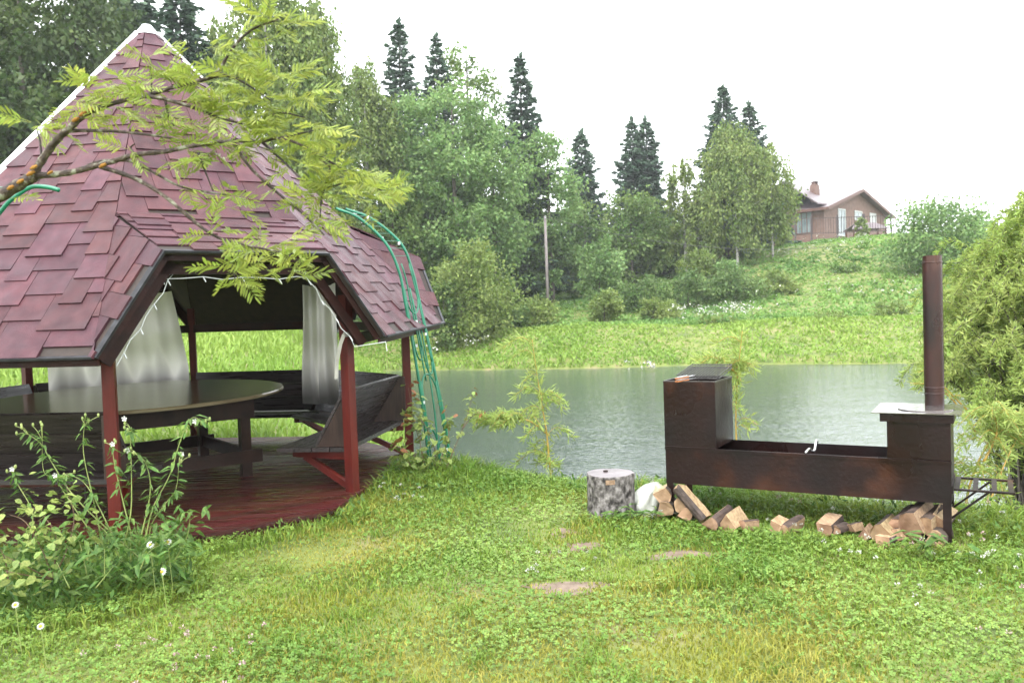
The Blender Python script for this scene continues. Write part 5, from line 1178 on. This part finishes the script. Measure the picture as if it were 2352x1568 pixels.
# clover heads
def heads(x, y, mk, nm, r0, lift):
    P = []; 
    n = len(x); c = np.stack([x, y, ground_z(x, y) + np.clip(lush(x, y), .03, .14) * lift], 1)
    pts = (c[:, None, :] + runit(n * 14).reshape(n, 14, 3) * r0 * np.array([1, 1, .8]) * (.5 + .3 * rng.random((n, 14, 1)))).reshape(-1, 3)
    A = pts - np.repeat(c, 14, 0) + np.array([0, 0, r0 * .5]); V, Fc = leaves(pts, r0 * 1.0, .6, A, .6); tag(np_mesh(nm, V, Fc, MT[mk]), kind='stuff')
x, y = scatter(1000, 3.0, 8.4, 36, 1.2); k = (~in_deck(x, y, .05)) & (near_s(x, y) < .3) & (noise2(x, y, 1.7, 21) + .9 * (x > 1.9) + .3 * (x > 0) > .75); heads(x[k], y[k], 'umbel', 'white_clover_flowers', .011, 1.35)
x, y = scatter(700, 3.3, 6.5, 36, 1.2); k = (~in_deck(x, y, .05)) & (((x > 1.9) & (y > 3.7)) | ((x < -1.2) & (y < 4.3))) & (near_s(x, y) < .2) & (noise2(x, y, 2.3, 22) > .1); heads(x[k], y[k], 'pinkpetal', 'pink_clover_flowers', .011, 1.4)
# low weed leaves in the lush strips
x, y = scatter(16000, 3.3, 10.5, 37, .9); L_ = lush(x, y); k = (~in_deck(x, y, .02)) & (near_s(x, y) < .7) & (soil_d(x, y) > 1.2) & (L_ > .085); x, y = x[k], y[k]
P = np.stack([x, y, ground_z(x, y) + lush(x, y) * rng.random(len(x))], 1); A = runit(len(P)) * .8 + np.array([0, 0, .5]); V, Fc = leaves(P, .05, .4, A, .8); tag(np_mesh('low_weeds', V, Fc, MT['weed']), kind='stuff')
x, y = scatter(21000, 3.9, 5.9, 37, 1.0); q = (x + 2.75) / 1.15; k = (~in_deck(x, y, .02)) & (x < -1.75 + .25 * noise2(x, y, 4, 61)) & (x / y < -.40) & (y > 4.25 + .25 * noise2(x, y, 3, 62) + .35 * (x + 3.2)); x, y = x[k], y[k]
hh = .27 * (.35 + .65 * rng.random(len(x))) * (.65 + .5 * noise2(x, y, 6, 63)) * np.clip((y - 4.05) / .5, .25, 1) * np.clip((-1.6 - x) / .5, .3, 1)
P = np.stack([x, y, ground_z(x, y) + hh * np.sqrt(rng.random(len(x)))], 1); A = runit(len(P)) + np.array([0, 0, .3]); V, Fc = leaves(P, .085, .24, A, .8, .6); tag(np_mesh('tall_weeds', V, Fc, MT['weed']), kind='stuff')
# lawn and meadow beyond: left shore behind the gazebo
x, y = scatter(60000, 9.5, 42, 38, .8); k = (left_l(x, y) > -.1) & (~in_deck(x, y, 0)); x, y = x[k], y[k]; h = (.10 + .012 * y) * (.6 + .7 * rng.random(len(x))) * (1 + .5 * noise2(x, y, .8, 31))
V, Fc = blades(x, y, np.clip(h, .04, .7), .010 + .0022 * y, .9); tag(np_mesh('meadow_grass', V, Fc, MT['fargrass']), kind='stuff')
# far bank meadow and hillside
def tufts(n, d0, d1, hmin, hmax, cond, mk, nm, wk=.0022, seed=41, power=1.0, ns=.5):
    x, y = scatter(n, d0, d1, 36, power); k = cond(x, y); x, y = x[k], y[k]; h = hmin + (hmax - hmin) * np.clip(.5 + .5 * noise2(x, y, ns, seed) + .25 * rng.normal(size=len(x)), 0, 1.2)
    V, Fc = blades(x, y, h, wk * y * (.7 + .6 * rng.random(len(x))), 1.0); tag(np_mesh(nm, V, Fc, MT[mk]), kind='stuff')
tufts(80000, 34, 56, .05, .22, lambda x, y: (far_e(x, y) > .05) & (far_e(x, y) < 10), 'fargrass', 'bank_meadow', .0028)
tufts(90000, 42, 100, .05, .25, lambda x, y: (far_e(x, y) > 8.0) & (far_e(x, y) < 52), 'hillgrass', 'hillside_grass', .0036, 43, .7, .35)
# shrubby weeds over the hillside
x, y = scatter(1700, 44, 92, 30, .8); k = (far_e(x, y) > 8) & (far_e(x, y) < 50) & (noise2(x, y, .3, 51) > .0) & (x > -6); x, y = x[k], y[k]; lst = []
for a, b in zip(x, y):
    n = 60; r_ = rng.uniform(.25, .6); p = runit(n) * (r_ * (.5 + .5 * rng.random(n)))[:, None] * np.array([1, 1, .6]); p[:, 2] = np.abs(p[:, 2]); lst.append(leaves(p + np.array([a, b, gz_(a, b)]), .2, .6, None, .8))
V, Fc = joinVF(lst); tag(np_mesh('hillside_weeds', V, Fc, MT['hillgrass']), kind='stuff')
# reeds at the far waterline and umbellifers
tufts(9000, 33, 46, .25, .6, lambda x, y: (np.abs(far_e(x, y) - .35) < .35), 'fargrass', 'shore_reeds', .0016, 44)
FLW = [(1692, 690, 46, 34, .55), (1562, 716, 45, 12, .3), (1650, 712, 46, 12, .9), (1070, 735, 44, 22, .9), (1900, 600, 70, 30, 2.2), (1960, 620, 66, 26, 2.2), (1650, 722, 45, 30, 1.0), (2200, 660, 55, 20, 1.5), (1850, 680, 55, 18, 2.5), (1480, 880, 36, 18, .5), (2030, 690, 52, 20, 1.6)]
P = []
for (x_, y_, D_, n, sp_) in FLW:
    c = px(x_, y_, D_)
    for j in range(n):
        q = c[:2] + rng.normal(size=2) * sp_ * np.array([1, .8]); z = gz_(q[0], q[1]) + rng.uniform(.5, 1.1)
        if z < -1: continue
        P.append(np.array([q[0], q[1], z]) + rng.normal(size=(5, 3)) * np.array([.07, .07, .03]))
P = np.concatenate(P); V, Fc = leaves(P, .10, .8, None, 2.0); tag(np_mesh('white_umbel_flowers', V, Fc, MT['umbel']), kind='stuff')

# ------------------------------------------------------------------ rain haze in the air
hz = MB().box((0, 62, 8.5), (340, 330, 24)); hm = bpy.data.materials.new('rain_haze'); hm.use_nodes = True; N = hm.node_tree.nodes; N.remove(N['Principled BSDF'])
pv = N.new('ShaderNodeVolumePrincipled'); pv.inputs['Density'].default_value = .0005; pv.inputs['Color'].default_value = (.93, .96, 1, 1); hm.node_tree.links.new(pv.outputs[0], N['Material Output'].inputs['Volume'])
HAZE = True
if HAZE: tag(hz.build('haze', hm, None), kind='stuff')
